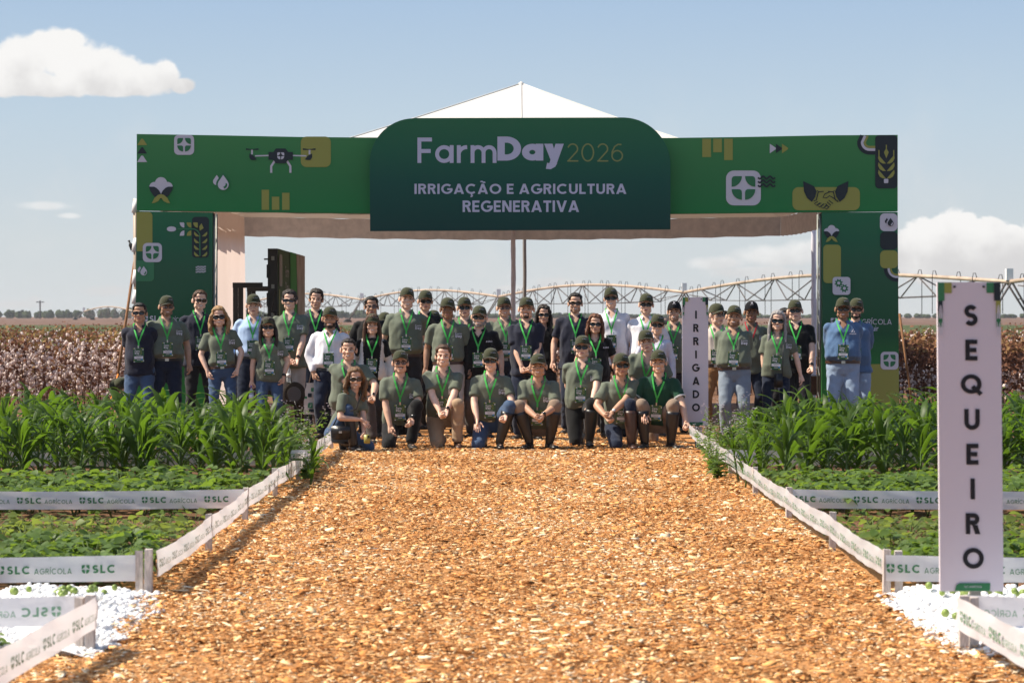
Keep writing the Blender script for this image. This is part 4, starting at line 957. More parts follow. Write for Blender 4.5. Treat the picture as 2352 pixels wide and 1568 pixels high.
def badge_mesh():
    g = G(); w, h = .0675, .0925
    g.box((-w, -.0012, -2 * h), (w, .0012, 0), 0)
    def rect(a, b, c, d, m, y=-.0022): g.add([(a * w, y, -h + b * h), (c * w, y, -h + b * h), (c * w, y, -h + d * h), (a * w, y, -h + d * h)], [[0, 1, 2, 3]], m)
    for a, b, c, d, m in ((-.98, .84, -.78, .98, 2), (-.76, .86, -.58, .98, 1), (.55, .86, .72, .98, 2), (.74, .84, .96, .93, 2), (.80, .66, .97, .82, 1), (-.98, -.98, -.74, -.88, 1), (-.98, -.80, -.80, -.66, 2), (.50, -.95, .72, -.82, 2), (.78, -.90, .97, -.74, 1), (.78, -.68, .97, -.58, 2), (-.84, -.52, .84, -.17, 1)): rect(a, b, c, d, m)
    for b, box, m, bo in (('Farm', (-.68, .40, .24, .72), 1, .15), ('Day', (-.70, .06, .14, .38), 1, .25), ('20', (.30, .44, .68, .70), 2, .1), ('26', (.30, .12, .68, .38), 2, .1)):
        v, f = fit(b, (box[0] * w, -h + box[1] * h, box[2] * w, -h + box[3] * h), bo); g.add([(x, -.0024 - .0002 * c, y) for x, y, c in v], f, m)
    rect(-.5, -.06, .5, -.03, 1); rect(-.55, -.30, .55, -.27, 0, -.003); rect(-.4, -.40, .4, -.37, 0, -.003); rect(-.35, -.72, .35, -.66, 1)
    g.add([(.60 * w + .012 * math.cos(i * PI / 6), -.0028, -h - .62 * h + .012 * math.sin(i * PI / 6)) for i in range(12)], [list(range(12))], 3)
    g.box((-.007, -.004, -.004), (.007, .004, .030), 4)
    return g.mesh('badge', [CARDG, CARDW, CARDY, CARDB, STEEL])
BADGE = badge_mesh()
def chest_print(lines):
    g = G(); y = 0
    for b, bo, hh in lines:
        v, f = text(b, bo); lo = v.min(0); k = .080 / (v[:, 0].max() - lo[0]); g.add([((a - lo[0]) * k, -.0003 * c_, (c - (lo[1] if b != 'Day' else -.25)) * k + y) for a, c, c_ in v], f); y -= hh
    return g
LOGO = {'farm': chest_print((('Farm', .13, .042), ('Day', .24, 0))).mesh('chest_print', LOGOM), 'small': chest_print((('AGRO', .2, 0),)).mesh('chest_print', LOGOM)}
def amz():
    g = G(); v, f = fit('amazônia', (0, 0, .085, .020), .16); g.add([(a, -.0003 * c, b) for a, b, c in v], f); g.add([(.02, 0, .03), (.05, 0, .07), (.056, 0, .07), (.04, 0, .03)], [[0, 1, 2, 3]]); g.add([(.05, 0, .03), (.066, 0, .05), (.07, 0, .03)], [[0, 1, 2]]); return g.mesh('chest_print', LOGOM)
LOGO['shield'] = amz()

def V(*a): return np.array(a, float)
def ik(a, c, l1, l2, pole):
    d = c - a; L = np.linalg.norm(d); Lm = (l1 + l2) * .995
    if L > Lm: c = a + d / L * Lm; d = c - a; L = Lm
    x = (l1 * l1 - l2 * l2 + L * L) / (2 * L); h = math.sqrt(max(0, l1 * l1 - x * x)); u = d / L
    p = np.asarray(pole, float); p = p - u * (p @ u); p /= np.linalg.norm(p) + 1e-9
    return a + u * x + p * h, c
def rot3(rx=0, ry=0, rz=0): return np.array(Matrix.Rotation(R(rz), 3, 'Z') @ Matrix.Rotation(R(rx), 3, 'X') @ Matrix.Rotation(R(ry), 3, 'Y'))

PEOPLE = {}
def person(label, u, vt, d, pose='stand', arms=('hang', 'hang'), hand=None, shirt='olive', sleeve='short', pants='darkjeans', skn='light', cap=None, hair=('short', 'dark'), gl=None, beard=None, smile=True, lan=True, logo=None, tuck=False,
           boots=None, belt=False, w=1., woman=False, yaw=0., hyaw=0., hpitch=0., hroll=0., lean=0., side=0., knee=None, foot=None, H=None, watch=None, lcol=None, mult=1., layer=None, collar=True, group='people posing on the wood chips'):
    """u, vt: where the top of the head stands; d: distance. hand / knee / foot: photo positions (u, v, dy) that override the pose."""
    hs = 1.07 if not woman else 1.02
    cp = .016 if cap else (.012 if hair else 0)
    T = px(u, vt, d); ztop = T.z - cp
    if H is None: H = ztop if pose == 'stand' else (1.66 if woman else 1.77)
    k = H / 1.765; kw = k * w * (.90 if woman else 1)
    yaw += math.degrees(math.atan2(-T.x, d)) + RS.uniform(-6, 6); side += RS.uniform(-1.8, 1.8); hroll += RS.uniform(-3, 3); hpitch += RS.uniform(-3, 3); w = w * 1.10
    Ry = rot3(0, 0, yaw); Rt = Ry @ rot3(-lean if False else lean, side, 0)      # lean: forwards (towards -y)
    Rt = Ry @ np.array(Matrix.Rotation(R(lean), 3, 'X')) @ np.array(Matrix.Rotation(R(side), 3, 'Y'))
    # torso offset from hips to chin
    spine = .585 * k
    up = Rt @ V(0, 0, 1)
    nb = up * spine; Hm3 = Ry @ rot3(hpitch, hroll, hyaw)
    chin = nb + Rt @ V(0, -.018, 0) + V(0, 0, .030 * k)
    topv = chin + Hm3 @ V(0, .01, .235 * hs)
    hips = V(T.x, d, ztop) - topv; hips[1] = d
    if pose == 'stand': pass
    gz = 0.012
    base = V(hips[0], hips[1], 0)
    e = empty('person', tuple(base), label, 'person', group)
    def W_(p): return hips + p
    nbw = hips + nb; chinw = hips + chin
    def loc(x, y, z): return hips + Rt @ V(x, y, z)
    def gnd(x, y, z=0): q = Ry @ V(x, y, 0); return V(hips[0] + q[0], hips[1] + q[1], z)
    def pxl(t): p = px(t[0], t[1], d + t[2]); return V(*p)
    sw = (.166 if not woman else .152) * k * (1 + .5 * (w - 1))
    sh = {s: loc(s * sw, .005, .505 * k) for s in (-1, 1)}
    hj = {s: hips + Ry @ V(s * .092 * k, 0, 0) for s in (-1, 1)}
    # ---- legs
    th, shn, ah = .43 * k, .425 * k, .082
    legs = {}
    kinds = {'stand': ('st', 'st'), 'squat': ('sq', 'sq'), 'kneel_r': ('down', 'up'), 'kneel_l': ('up', 'down'), 'stride': ('st', 'st')}[pose]
    for i, s in enumerate((-1, 1)):
        kd = kinds[i]; a = hj[s]
        if kd == 'st':
            an = gnd(s * .115 * k, .02, ah + gz); kn, an = ik(a, an, th, shn, Ry @ V(s * .12, -1, 0)); fy = rot3(0, 0, yaw + s * 14)
        elif kd == 'sq':
            an = gnd(s * .15 * k, -.17 * k, ah + gz) if foot is None or foot[i] is None else V(px(foot[i][0], HV + 1, d + foot[i][1]).x, d + foot[i][1], ah + gz)
            pole = V(s * .75, -1, .25) if knee is None or knee[i] is None else pxl(knee[i]) - (a + an) / 2
            kn, an = ik(a, an, th, shn, pole); fy = rot3(0, 0, s * 22)
        elif kd == 'up':
            an = gnd(s * .10 * k, -.36 * k, ah + gz) if foot is None or foot[i] is None else V(px(foot[i][0], HV + 1, d + foot[i][1]).x, d + foot[i][1], ah + gz)
            pole = Ry @ V(s * .12, -.9, .6) if knee is None or knee[i] is None else pxl(knee[i]) - (a + an) / 2
            kn, an = ik(a, an, th, shn, pole); fy = rot3(0, 0, yaw + s * 8)
        else:
            zk = .062; hz = a[2] - zk; reach = math.sqrt(max(.01, th * th - hz * hz)) if hz < th else .02
            kx = s * .05 * k if knee is None or knee[i] is None else None
            kn = a + Ry @ V(s * .03, -reach, 0); kn[2] = zk
            if kx is None: kn[0] = px(knee[i][0], HV, d - .3).x
            an = kn + Ry @ V(-.03 * s, .40 * k, .03); fy = rot3(62, 0, yaw)
        legs[s] = (a, kn, an, fy, kd)
    # ---- arms
    ua, fa = .285 * k, .255 * k
    armj = {}
    for i, s in enumerate((-1, 1)):
        A_ = arms[i]; hp = 'relax'
        pole = Rt @ V(s * .5, 1, -.1)
        if hand and hand[i]: t = pxl(hand[i]); hp = A_ if A_ in HANDS else 'relax'; pole = Rt @ V(s * 1.0, .55, -.35)
        elif A_ == 'hang': t = loc(s * .265 * (.5 + .5 * w) * k, -.02, -.0 * k)
        elif A_ == 'behind': t = loc(s * .05, .175 * w, .05 * k); pole = Rt @ V(s * 1, .5, 0); hp = 'fist'
        elif A_ == 'pocket': t = loc(s * .175 * w * k, -.10, .02 * k); pole = Rt @ V(s * 1, .5, 0)
        elif A_ == 'clasp': t = loc(s * .055, -.195 * w, .005 * k + .01 * s); pole = Rt @ V(s * 1, .5, -.2); hp = 'fist'
        else: t = loc(s * .23 * k, -.05, 0)
        el, wr = ik(sh[s], t, ua, fa, pole); armj[s] = (sh[s], el, wr, hp)
    # ---- body: one skin surface
    g = G()
    def ring(z, rx, ry, dy=0, n=20, ex=2.3):
        t = np.linspace(0, 2 * PI, n, endpoint=False); c, s_ = np.cos(t), np.sin(t)
        x = np.sign(c) * np.abs(c) ** (2 / ex) * rx; y = np.sign(s_) * np.abs(s_) ** (2 / ex) * ry + dy
        return hips + (np.stack([x, y, np.full(n, z)], 1)) @ Rt.T
    if woman: prof = [(-.10, .125, .095), (0, .172, .120), (.13, .155, .108), (.24, .138, .098), (.36, .150, .118), (.43, .152, .122), (.49, .135, .095), (.535, .092, .072), (.57, .058, .055), (.60, .046, .046)]
    else: prof = [(-.10, .13, .10), (0, .165, .118), (.13, .160, .116), (.24, .160, .116), (.36, .172, .122), (.45, .170, .118), (.505, .148, .096), (.55, .105, .076), (.58, .070, .062), (.605, .054, .054)]
    def torso(off, z0, belly=0., hem=0.):
        rr = []
        for z, a, b in prof:
            zz = z * k
            if z < z0: continue
            bb = belly * math.exp(-((z - .17) / .12) ** 2); hm = hem if z < .1 else hem * .6 if z < .2 else 0
            rr.append(ring(zz, a * kw + off + hm + bb * .5, b * kw + off + hm * .8 + bb, -bb * .8 - (.012 if z > .3 and z < .5 else 0)))
        return loft(rr)
    fat = .05 * max(0, w - 1.0) * 2.5 + .012
    g.add(*torso(-.004, -.2, fat * .7))
    g.tube([nbw - up * .06, nbw + up * .01, chinw + Hm3 @ V(0, .018, .05)], [.064 * kw, .057 * (1 if not woman else .82) * (.6 + .4 * w), .052 * (1 if not woman else .82)], n=12)
    for s in (-1, 1):
        a, b, c, hp = armj[s]; q = (.6 + .4 * w) * (1 if not woman else .82)
        g.ell(a - Rt @ V(s * .016, 0, .012), (.044 * q,) * 3); g.tube([a - Rt @ V(s * .006, 0, .01), a + (b - a) * .35, a + (b - a) * .8, b], [.044 * q, .047 * q, .043 * q, .042 * q], n=10); g.ell(b, (.042 * q,) * 3, nu=10, nv=7)
        g.tube([b, b + (c - b) * .3, b + (c - b) * .7, c, c + (c - b) * .06], [.042 * q, .043 * q, .034 * q, .027 * q, .025 * q], n=10)
        a, b, c, fy, kd = legs[s]; lq = .74 if woman else .9; g.tube([a, (a + b) / 2, b, b + (c - b) * .3, c], [.08 * lq, .075 * lq, .052 * lq, .05 * lq, .036], n=10); g.ell(b, (.05 * lq,) * 3, nu=10, nv=7)
        g.ell(c + fy @ V(0, -.06, -.045), (.032, .09, .022), rot=fy)
    bv, bf, bn = remesh(g, .0125, 3)
    out = G().add(bv, bf, 0)
    hv, hf = HB; hm = head_mats(hv, hf, beard, smile)
    sx_ = 1.05 + .07 * (RS.rand() - .3); M = np.array(Hm3) * hs
    hv2 = hv * (sx_ * (1 if w < 1.12 else 1.05), 1, 1)
    jw, fl = RS.uniform(-.13, .09), RS.uniform(-.05, .05); low = np.clip((.11 - hv[:, 2]) / .11, 0, 1)
    hv2 = np.column_stack([hv2[:, 0] * (1 + jw * low), hv2[:, 1], hv2[:, 2] - fl * .11 * low]) if woman or True else hv2
    if beard in ('full', 'grey'): hv2 = hv2 + np.where(((hv[:, 2] < .045) & (hv[:, 1] < .0))[:, None], (hv - (0, 0, .06)) * .05, 0)
    out.add(hv2 @ M.T + chinw, hf, hm)
    if gl not in ('sun', 'big', 'wrap'):
        for s in (-1, 1):
            v, f = ell((s * .0305, -.0705, .1180), (.0125, .0118, .0068), None, 12, 8); fm = [4 if abs(np.mean([v[i][0] for i in q]) - s * .0305) < .0062 else 3 for q in f]
            out.add(v @ M.T + chinw, f, fm)
    for s in (-1, 1):
        a, b, c, hp = armj[s]; v, f = HANDS[hp]; v = v * (1 if s > 0 else V(-1, 1, 1))    # the figure's own left hand lies on +x
        if s < 0: f = [q[::-1] for q in f]
        dr = (c - b) / np.linalg.norm(c - b)
        if arms[i if False else (0 if s < 0 else 1)] == 'flat': dr = dr * .4 + Ry @ V(0, -.6, -.65); dr /= np.linalg.norm(dr)
        if arms[0 if s < 0 else 1] in ('pocket',): dr = dr * .3 + V(-s * .35, -.1, -.9); dr /= np.linalg.norm(dr)
        palm = Rt @ V(-s, .25, 0)
        if hp == 'flat': palm = V(0, .5, -1)
        if hp == 'fist' and arms[0 if s < 0 else 1] == 'fist': palm = Rt @ V(-s * .7, .7, 0)
        zax = -dr; xax = -palm * 1.0; xax = xax - zax * (xax @ zax); xax /= np.linalg.norm(xax)
        if s < 0: xax = -xax
        yax = np.cross(zax, xax); Bm = np.stack([xax, yax, zax], 1)
        hk = (1 if not woman else .88)
        out.add((v * hk) @ Bm.T + c + dr * .005, f, 0)
    bc = 'grey' if beard == 'grey' else (hair[1] if hair and hair[1] in ('dark', 'black', 'brown') else 'dark')
    stub = mat('stubble_' + skn, tuple(x * .52 for x in SKINC[skn]), .7, .2)
    o = out.build('body', [skin(skn), LIPS, TEETH, EYEW, IRIS, hairm(bc), stub], e, True)
    HM = Matrix.Translation(chinw) @ (Matrix(Hm3.tolist()).to_4x4()) @ Matrix.Scale(hs, 4)
    # ---- trousers, boots, shoes
    seed = int(u * 7 + vt)
    g = G(); off = .012
    pr = prof[:3] if tuck or belt else prof[:3]
    g.add(*loft([ring(z * k, a * kw + off + fat * .25, b * kw + off + fat * .3) for z, a, b in ((-.10, prof[0][1], prof[0][2]), (-.03, prof[1][1], prof[1][2]), (.035, prof[1][1] - .002, prof[1][2]), (.085, (prof[2][1]) * .99, prof[2][2]))]))
    slim = .86 if woman else 1.0 * (.55 + .45 * w)
    for s in (-1, 1):
        a, b, c, fy, kd = legs[s]; bend = kd != 'st'
        q = slim; g.ell(a + Rt @ V(0, .02, -.02), (.105 * q, .11 * q, .11 * q))
        g.tube([a, a + (b - a) * .3, a + (b - a) * .7, b], [.104 * q, .099 * q, .083 * q, (.076 if bend else .068) * q], n=14); g.ell(b, ((.076 if bend else .067) * q,) * 3, nu=12, nv=8)
        end = c if not (boots in ('high', 'highbrown')) else b + (c - b) * .25
        g.tube([b, b + (end - b) * .35, b + (end - b) * .75, end + (end - b) * .02], [.068 * q, .069 * q, .063 * q, .062 * q], n=14)
    v, f, n = remesh(g, .0135, 4)
    nf = noise_field(v * (1, 1, 1.7), 34, seed); v = v + n * (np.clip(nf, -1.6, 1.6)[:, None] * .0036) + n * (np.abs(noise_field(v, 70, seed + 5))[:, None] * .0016)
    tr = G().add(v, f).build('trousers', clothm(pants), e, True)
    for s in (-1, 1):
        a, b, c, fy, kd = legs[s]; sv, sf = SHOE; g = G().add((sv * hs) @ fy.T + c, sf)
        bm = {'high': LEATHER, 'highbrown': BROWNL, 'work': BROWNL}.get(boots, mat('dark_shoe', (.03, .024, .02), .5, .4))
        if boots in ('high', 'highbrown'):
            g.tube([b + (c - b) * .17, b + (c - b) * .25, b + (c - b) * .5, c, c + V(0, 0, -.03)], [.078 * slim, .074 * slim, .070 * slim, .050, .045], n=14)
        else: g.tube([c + (b - c) * .18, c, c + V(0, 0, -.02)], [.052, .048, .046], n=12)
        if boots == 'white': bm = WHITE
        g.build('boot' if boots else 'shoe', bm, e, True)
    # ---- shirt
    def build_shirt(sk, off, sl, z0, hem, openf=False):
        g = G()
        rr = [r if r[0] >= 0 else (-.055, prof[1][1] + .020, prof[1][2] + .012) for r in prof if z0 - .001 <= r[0] < .556]
        rr.append((.562, (.088 if not woman else .078), .068))
        rings = []
        rings.append(ring((max(z0, -.055) - .035) * k, (rr[0][1]) * kw + off + hem, rr[0][2] * kw + off + hem))
        for z, a, b in rr:
            bb = fat * math.exp(-((z - .16) / .13) ** 2); hm_ = hem * (1 if z < .1 else .75 if z < .2 else .4 if z < .32 else 0)
            rings.append(ring(z * k, a * kw + off + hm_ + bb * .6, b * kw + off + hm_ + bb, -bb * .8 - (.010 if .3 < z < .5 else 0)))
        g.add(*loft(rings))
        for s in (-1, 1):
            a, b, c, hp = armj[s]; q = (.6 + .4 * w) * (1 if not woman else .84)
            g.ell(a - up * .008 - Rt @ V(s * .014, 0, 0), (.066 * q, .066 * q, .060 * q))
            if sl == 'short': g.tube([a - (b - a) * .05, a + (b - a) * .3, a + (b - a) * .72, a + (b - a) * .76], [.063 * q, .066 * q, .067 * q, .063 * q], n=14)
            else:
                en = c if sl == 'long' else b + (c - b) * .2
                g.tube([a, a + (b - a) * .4, b], [.062 * q, .059 * q, .054 * q], n=12); g.ell(b, (.058 * q,) * 3, nu=10, nv=7)
                g.tube([b, b + (en - b) * .5, b + (en - b) * .9, en], [.057 * q, .051 * q, .044 * q, .040 * q], n=12)
        v, f, n = remesh(g, .0125, 3)
        v = v + n * (np.clip(noise_field(v * (1.1, 1, .8), 26, seed + 1), -1.5, 1.8)[:, None] * .0070) + n * (np.clip(noise_field(v * (1, 1, .6), 58, seed + 2), -.5, 2)[:, None] * .0044)
        return v, f
    z0 = .05 if pose != 'stand' else .112 if (tuck or belt) else (-.0 if woman else -.10)
    hem = .018 if not (tuck or belt) else .012
    if layer: 
        v, f = build_shirt(layer, .010, 'short', z0, .008); G().add(v, f).build('undershirt', clothm(layer), e, True)
        v, f = build_shirt(shirt, .024, sleeve, z0, .03)
        c = np.array([v[q].mean(0) for q in f]); lc = (c - hips) @ Rt
        keep = ~((np.abs(lc[:, 0]) < .085 + .04 * (lc[:, 2] / .5)) & (lc[:, 1] < .02)); f2 = [q for q, kp in zip(f, keep) if kp]
        sv, sf = v, f2
    else: sv, sf = build_shirt(shirt, .016, sleeve, z0, hem)
    vn = .078 * k if collar else .075 * k                                   # open neckline
    cc = (np.array([sv[q].mean(0) for q in sf]) - hips) @ Rt
    sf = [q for q, c in zip(sf, cc) if not (c[1] < .015 and c[2] > .565 * k - vn and abs(c[0]) < .062 * (c[2] - .565 * k + vn) / vn)]
    g = G().add(sv, sf)
    if collar:                                     # folded collar, open at the throat
        n = 18; vs = []
        for i in range(n + 1):
            a = R(28 + 304 * i / n) ; ca, sa = math.sin(a), -math.cos(a)      # starts and ends at the front
            fr_ = abs(i / n - .5) * 2; r0, r1 = .064 * (.6 + .4 * w) * (1 if not woman else .86), .104 * (.6 + .4 * w) * (1 if not woman else .86)
            zt_, zb_ = .040 - .028 * fr_ ** 2, .000 - .046 * fr_ ** 3
            for r, z in ((r0 + .002, zt_ - .025), (r0 + .005, zt_), (r0 + .012, zt_ - .001), (r1, zb_ - .004), (r1 - .004, zb_ - .010)):
                vs.append(nbw + Rt @ V(ca * r, sa * r * .92 - (.010 if fr_ > .6 else 0), z - .012))
        g.add(vs, [[i * 5 + j, (i + 1) * 5 + j, (i + 1) * 5 + j + 1, i * 5 + j + 1] for i in range(n) for j in range(4)])
    so_ = g.build('shirt', clothm(shirt), e, True)
    bvh = BVHTree.FromPolygons([Vector(p) for p in (v if layer else sv)], f if layer else sf) 
    fwd = Rt @ V(0, -1, 0)
    def surf(x, z):
        o_ = Vector(loc(x, -.6, z)); h = bvh.ray_cast(o_, Vector(-fwd), 1.2)
        return (V(*h[0]), V(*h[1])) if h[0] else (loc(x, -.16, z), fwd)
    if shirt == 'deepgreen':
        g = G()
        for dr in (.006, .013):
            for s_ in (-1, 1):
                pts = []
                for i in range(8):
                    a = R(32 + 110 * i / 7) * s_; fr_ = 1 - i / 14; r1 = .101 - dr; pts.append(nbw + Rt @ V(math.sin(a) * r1, -math.cos(a) * r1 * .92 - .008, -.012 - .046 * fr_ ** 3 + dr * .4 + .002))
                g.tube(pts, .0022, n=5)
        for s in (-1, 1):
            a, b, c, hp = armj[s]
            for q in (.70, .735): cc = a + (b - a) * q; g.tube([cc - (b - a) * .006, cc + (b - a) * .006], [.0745, .0745], n=18)
        g.build('white_trim', WHITE, so_, True)
    if belt:
        g = G(); n = 28; rr0 = ring(.045 * k, prof[1][1] * kw + off + .007 + fat * .3, prof[1][2] * kw + off + .007 + fat * .35, 0, n); rr1 = ring(.078 * k, prof[1][1] * kw + off + .006 + fat * .3, prof[1][2] * kw + off + .006 + fat * .35, 0, n)
        g.add(np.concatenate([rr0, rr1]), [[i, (i + 1) % n, (i + 1) % n + n, i + n] for i in range(n)])
        bl = g.build('belt', BROWNL if belt == 'brown' else LEATHER, e, True)
        y = prof[1][2] * kw + off + .010 + fat * .36; q = G().box((-.024, -.004, -.018), (.024, .004, .018)); vv, ff = q.arr(); G().add((vv + (0, -y, .061 * k)) @ Rt.T + hips, ff).build('buckle', STEEL, bl)
    # ---- lanyard and badge
    if lan:
        g = G(); lw = .0095; zb = (.285 if not woman else .27) * k
        ztop_ = .50 * k
        for s in (-1, 1):
            pts = []
            for i in range(13):
                t = i / 12; x = s * (.068 * (.6 + .4 * w) * (1 - t) + .004); z = (.565 * k) * (1 - t) + (zb + .075) * t
                if t < .12: p = nbw + Rt @ V(s * .078, -.035 - .04 * t, .012 - .05 * t)
                else: p, n_ = surf(x, z); p = p + fwd * .008
                pts.append(p)
            pts = [nbw + Rt @ V(s * .074, .03, .028)] + pts
            vs = []
            for i, p in enumerate(pts):
                dd = pts[min(i + 1, len(pts) - 1)] - pts[max(i - 1, 0)]; dd /= np.linalg.norm(dd) + 1e-9; sd_ = np.cross(dd, fwd); sd_ /= np.linalg.norm(sd_) + 1e-9
                vs += [p + sd_ * lw, p - sd_ * lw]
            g.add(vs, [[2 * i, 2 * i + 1, 2 * i + 3, 2 * i + 2] for i in range(len(pts) - 1)])
        p0 = surf(0, zb + .075)[0] + fwd * .012; p1 = surf(0, zb + .02)[0] + fwd * .014; sx2 = Rt @ V(1, 0, 0)
        g.add([p0 - sx2 * lw, p0 + sx2 * lw, p1 + sx2 * lw, p1 - sx2 * lw], [[0, 1, 2, 3]])
        la = g.build('lanyard', LANR if lcol == 'red' else LANY, e, True)
        depth = max((surf(x, zb - z)[0] @ fwd) for x in (-.06, 0, .06) for z in (.01, .09, .17)); cpt = loc(0, 0, zb); cpt = cpt + fwd * (depth - cpt @ fwd + .012)
        zax = V(0, 0, 1) * .6 + up * .4; zax /= np.linalg.norm(zax); yax = -fwd - zax * (-fwd @ zax); yax /= np.linalg.norm(yax); xax = np.cross(yax, zax)
        Mb = Matrix(np.stack([xax, yax, zax], 1).tolist()).to_4x4(); tilt = Matrix.Rotation(R(RS.uniform(-3, 3)), 4, 'Y')
        if lcol != 'red': link('badge', BADGE, la, Matrix.Translation(cpt) @ Mb @ tilt)
    if logo:
        xs, zs = (.062 if logo != 'farm' else .070) * (.5 + .5 * w) * (1 if not woman else .85), .40 * k
        p, n_ = surf(xs + .035, zs); n_ = n_ if n_ @ fwd > 0 else -n_
        yax = -(n_ * .7 + fwd * .3); yax /= np.linalg.norm(yax); zax = up - yax * (up @ yax); zax /= np.linalg.norm(zax); xax = np.cross(yax, zax)
        mx = max((surf(xs + a, zs + b)[0] @ -yax) for a in (0, .04, .08) for b in (0, .03, .06)); q = loc(xs, 0, zs); q = q + -yax * (mx - q @ -yax + .003)
        link('chest_print', LOGO[logo], so_, Matrix.Translation(q) @ Matrix(np.stack([xax, yax, zax], 1).tolist()).to_4x4())
    # ---- head wear
    if cap:
        MC = HM @ Matrix.Translation((0, 0, .15)) @ Matrix.Rotation(R(-6 + RS.uniform(-3, 3)), 4, 'X') @ Matrix.Rotation(R(RS.uniform(-3, 3)), 4, 'Y') @ Matrix.Diagonal((1.06, 1.03, 1.0, 1)) @ Matrix.Translation((0, -.002, -.152))
        c = link('cap', CAPS[cap], e, MC); link('cap_lettering', CAPT[cap], c, MC)
        link('hair', hair_mesh('longcap' if hair[0] == 'long' else 'undercap', hair[1], seed), e, HM @ Matrix.Diagonal((1.06, 1, 1, 1)))
    elif hair: link('hair', hair_mesh(hair[0], hair[1], seed), e, HM @ Matrix.Diagonal((1.06, 1, 1, 1)))
    if gl: link('sunglasses' if gl in ('sun', 'big', 'wrap') else 'glasses', glasses(gl, mult != 1.), e, HM @ Matrix.Diagonal((1.06, 1, 1, 1)))
    if watch:
        s = -1 if watch[0] == 'l' else 1; a, b, c, hp = armj[s]; dr = (c - b) / np.linalg.norm(c - b); q = (.6 + .4 * w) * (1 if not woman else .82); cc = c - dr * .022
        g = G().tube([cc - dr * .009, cc + dr * .009], [.032 * q, .031 * q], n=14)
        fc = V(0, -1, .3); fc = fc - dr * (fc @ dr); fc /= np.linalg.norm(fc); g.tube([cc + fc * .028 * q, cc + fc * .042 * q], [.018, .018], 1, 12)
        g.build('watch', [LEATHER if watch[1] != 's' else STEEL, WHITE if watch[1] == 'w' else GLASS], e, True)
    PEOPLE[label] = dict(hips=hips, armj=armj, legs=legs, e=e, loc=loc, nbw=nbw, Rt=Rt)
    return e
O = dict(shirt='olive', logo='farm')
# back rows
person('man in navy polo and sunglasses, arms behind his back, before the wooden prop', 320.5, 695.4, 29.6, arms=('behind', 'behind'), shirt='navy', pants='jeans', skn='tan', hair=('neat', 'black'), gl='sun', smile=False, w=.97)
person('bearded man in clear glasses, cap and olive polo before the left column', 383, 679.4, 29.8, cap='olive', gl='clear', beard='stubble', skn='tan', watch='lb', belt='black', hyaw=6, w=1.13, **O)
person('tall brown haired man in navy polo and sunglasses standing behind the blond woman', 459.5, 666, 30.4, shirt='navy', pants='slate', skn='fair', hair=('short', 'brown'), gl='sun', mult=2, hyaw=10)
person('blond woman in olive polo and big sunglasses with thumbs in her jeans pockets', 502, 703.6, 29, woman=True, arms=('pocket', 'pocket'), pants='jeans', skn='fair', hair=('wavy', 'blond'), gl='big', belt='brown', side=-3, hroll=-4, w=1.04, **O)
person('man in light blue shirt and cap standing before the black screen stand', 582.5, 676, 30.2, shirt='sky', sleeve='long', cap='olive', skn='fair', smile=False, belt='black', pants='darkjeans', hpitch=6, w=1.04)
person('dark haired woman in cap, sunglasses and olive polo holding a water bottle', 614.7, 727.7, 29, woman=True, arms=('grip', 'pocket'), hand=((573, 915, -.08), None), pants='jeans', skn='light', cap='olive', hair=('long', 'dark'), gl='sun', logo='farm', shirt='olive', w=1.06, watch='rb')
person('tall laughing man in olive polo and sunglasses holding a hat and bottle at his waist', 665, 667, 29.8, arms=('fist', 'fist'), hand=((668, 835, -.22), (683, 826, -.24)), pants='stone', skn='fair', hair=('curly', 'dark'), gl='wrap', watch='rb', boots='high', **O)
person('man with dark tousled hair in navy polo behind the bearded man in white shirt', 728, 664, 30.7, shirt='navy', pants='darkjeans', skn='light', hair=('messy', 'dark'), smile=False, hroll=2)
person('bearded man in white shirt and cap with thumbs in his dark trouser pockets', 757.6, 705.3, 28.8, arms=('pocket', 'pocket'), shirt='white', sleeve='long', pants='darkjeans', skn='tan', cap='olive', beard='full', belt='black', w=1.08, tuck=True)
person('bareheaded man in black tee and thin glasses behind the long haired woman in cap', 853, 680.5, 30.3, shirt='black', pants='slate', skn='tan', hair=('short', 'black'), gl='clear', smile=False, collar=False, lan=False)
person('long haired young woman in cap with open white shirt over a black top', 855.3, 721, 28.9, woman=True, shirt='cream', layer='black', sleeve='long', pants='slate', skn='fair', cap='olive', hair=('long', 'brown'), collar=False, hroll=3)
person('person whose cap only shows between the black tee and the tall olive polo', 884, 717.5, 31.2, shirt='black', pants='slate', skn='tan', cap='olive', smile=False, lan=False)
person('tallest elderly man in olive polo and cap with belted grey trousers', 935, 661, 29.2, arms=('hang', 'behind'), pants='slate', skn='fair', cap='olive', hair=('short', 'grey'), belt='brown', w=1.05, hyaw=8, **O)
person('man in black polo, cap and sunglasses behind the tallest elderly man', 977.5, 667, 30.2, shirt='black', pants='slate', skn='light', cap='olive', gl='sun', smile=False, hyaw=8)
person('person hidden except for a cap behind the shoulder of the black polo', 996, 713, 31.25, shirt='black', pants='slate', skn='tan', cap='olive', smile=False, lan=False)
person('tanned man in olive polo and cap beside the grey bearded man in black', 1028, 684, 28.7, arms=('hang', 'hang'), pants='stone', skn='brown', cap='olive', smile=False, belt='brown', hroll=-3, w=1.04, **O)
person('grey haired man in cap and dark glasses half hidden behind two olive polos', 1066.5, 682.6, 30.4, pants='slate', skn='fair', cap='olive', hair=('short', 'grey'), gl='sun', smile=False, shirt='olive', w=1.05)
person('grey bearded man in black polo, cap and sunglasses with arms at his sides', 1102, 702.5, 28.8, shirt='black', pants='warmgrey', skn='fair', cap='olive', hair=('short', 'grey'), gl='sun', beard='grey', logo='small', w=1.10, lean=2)
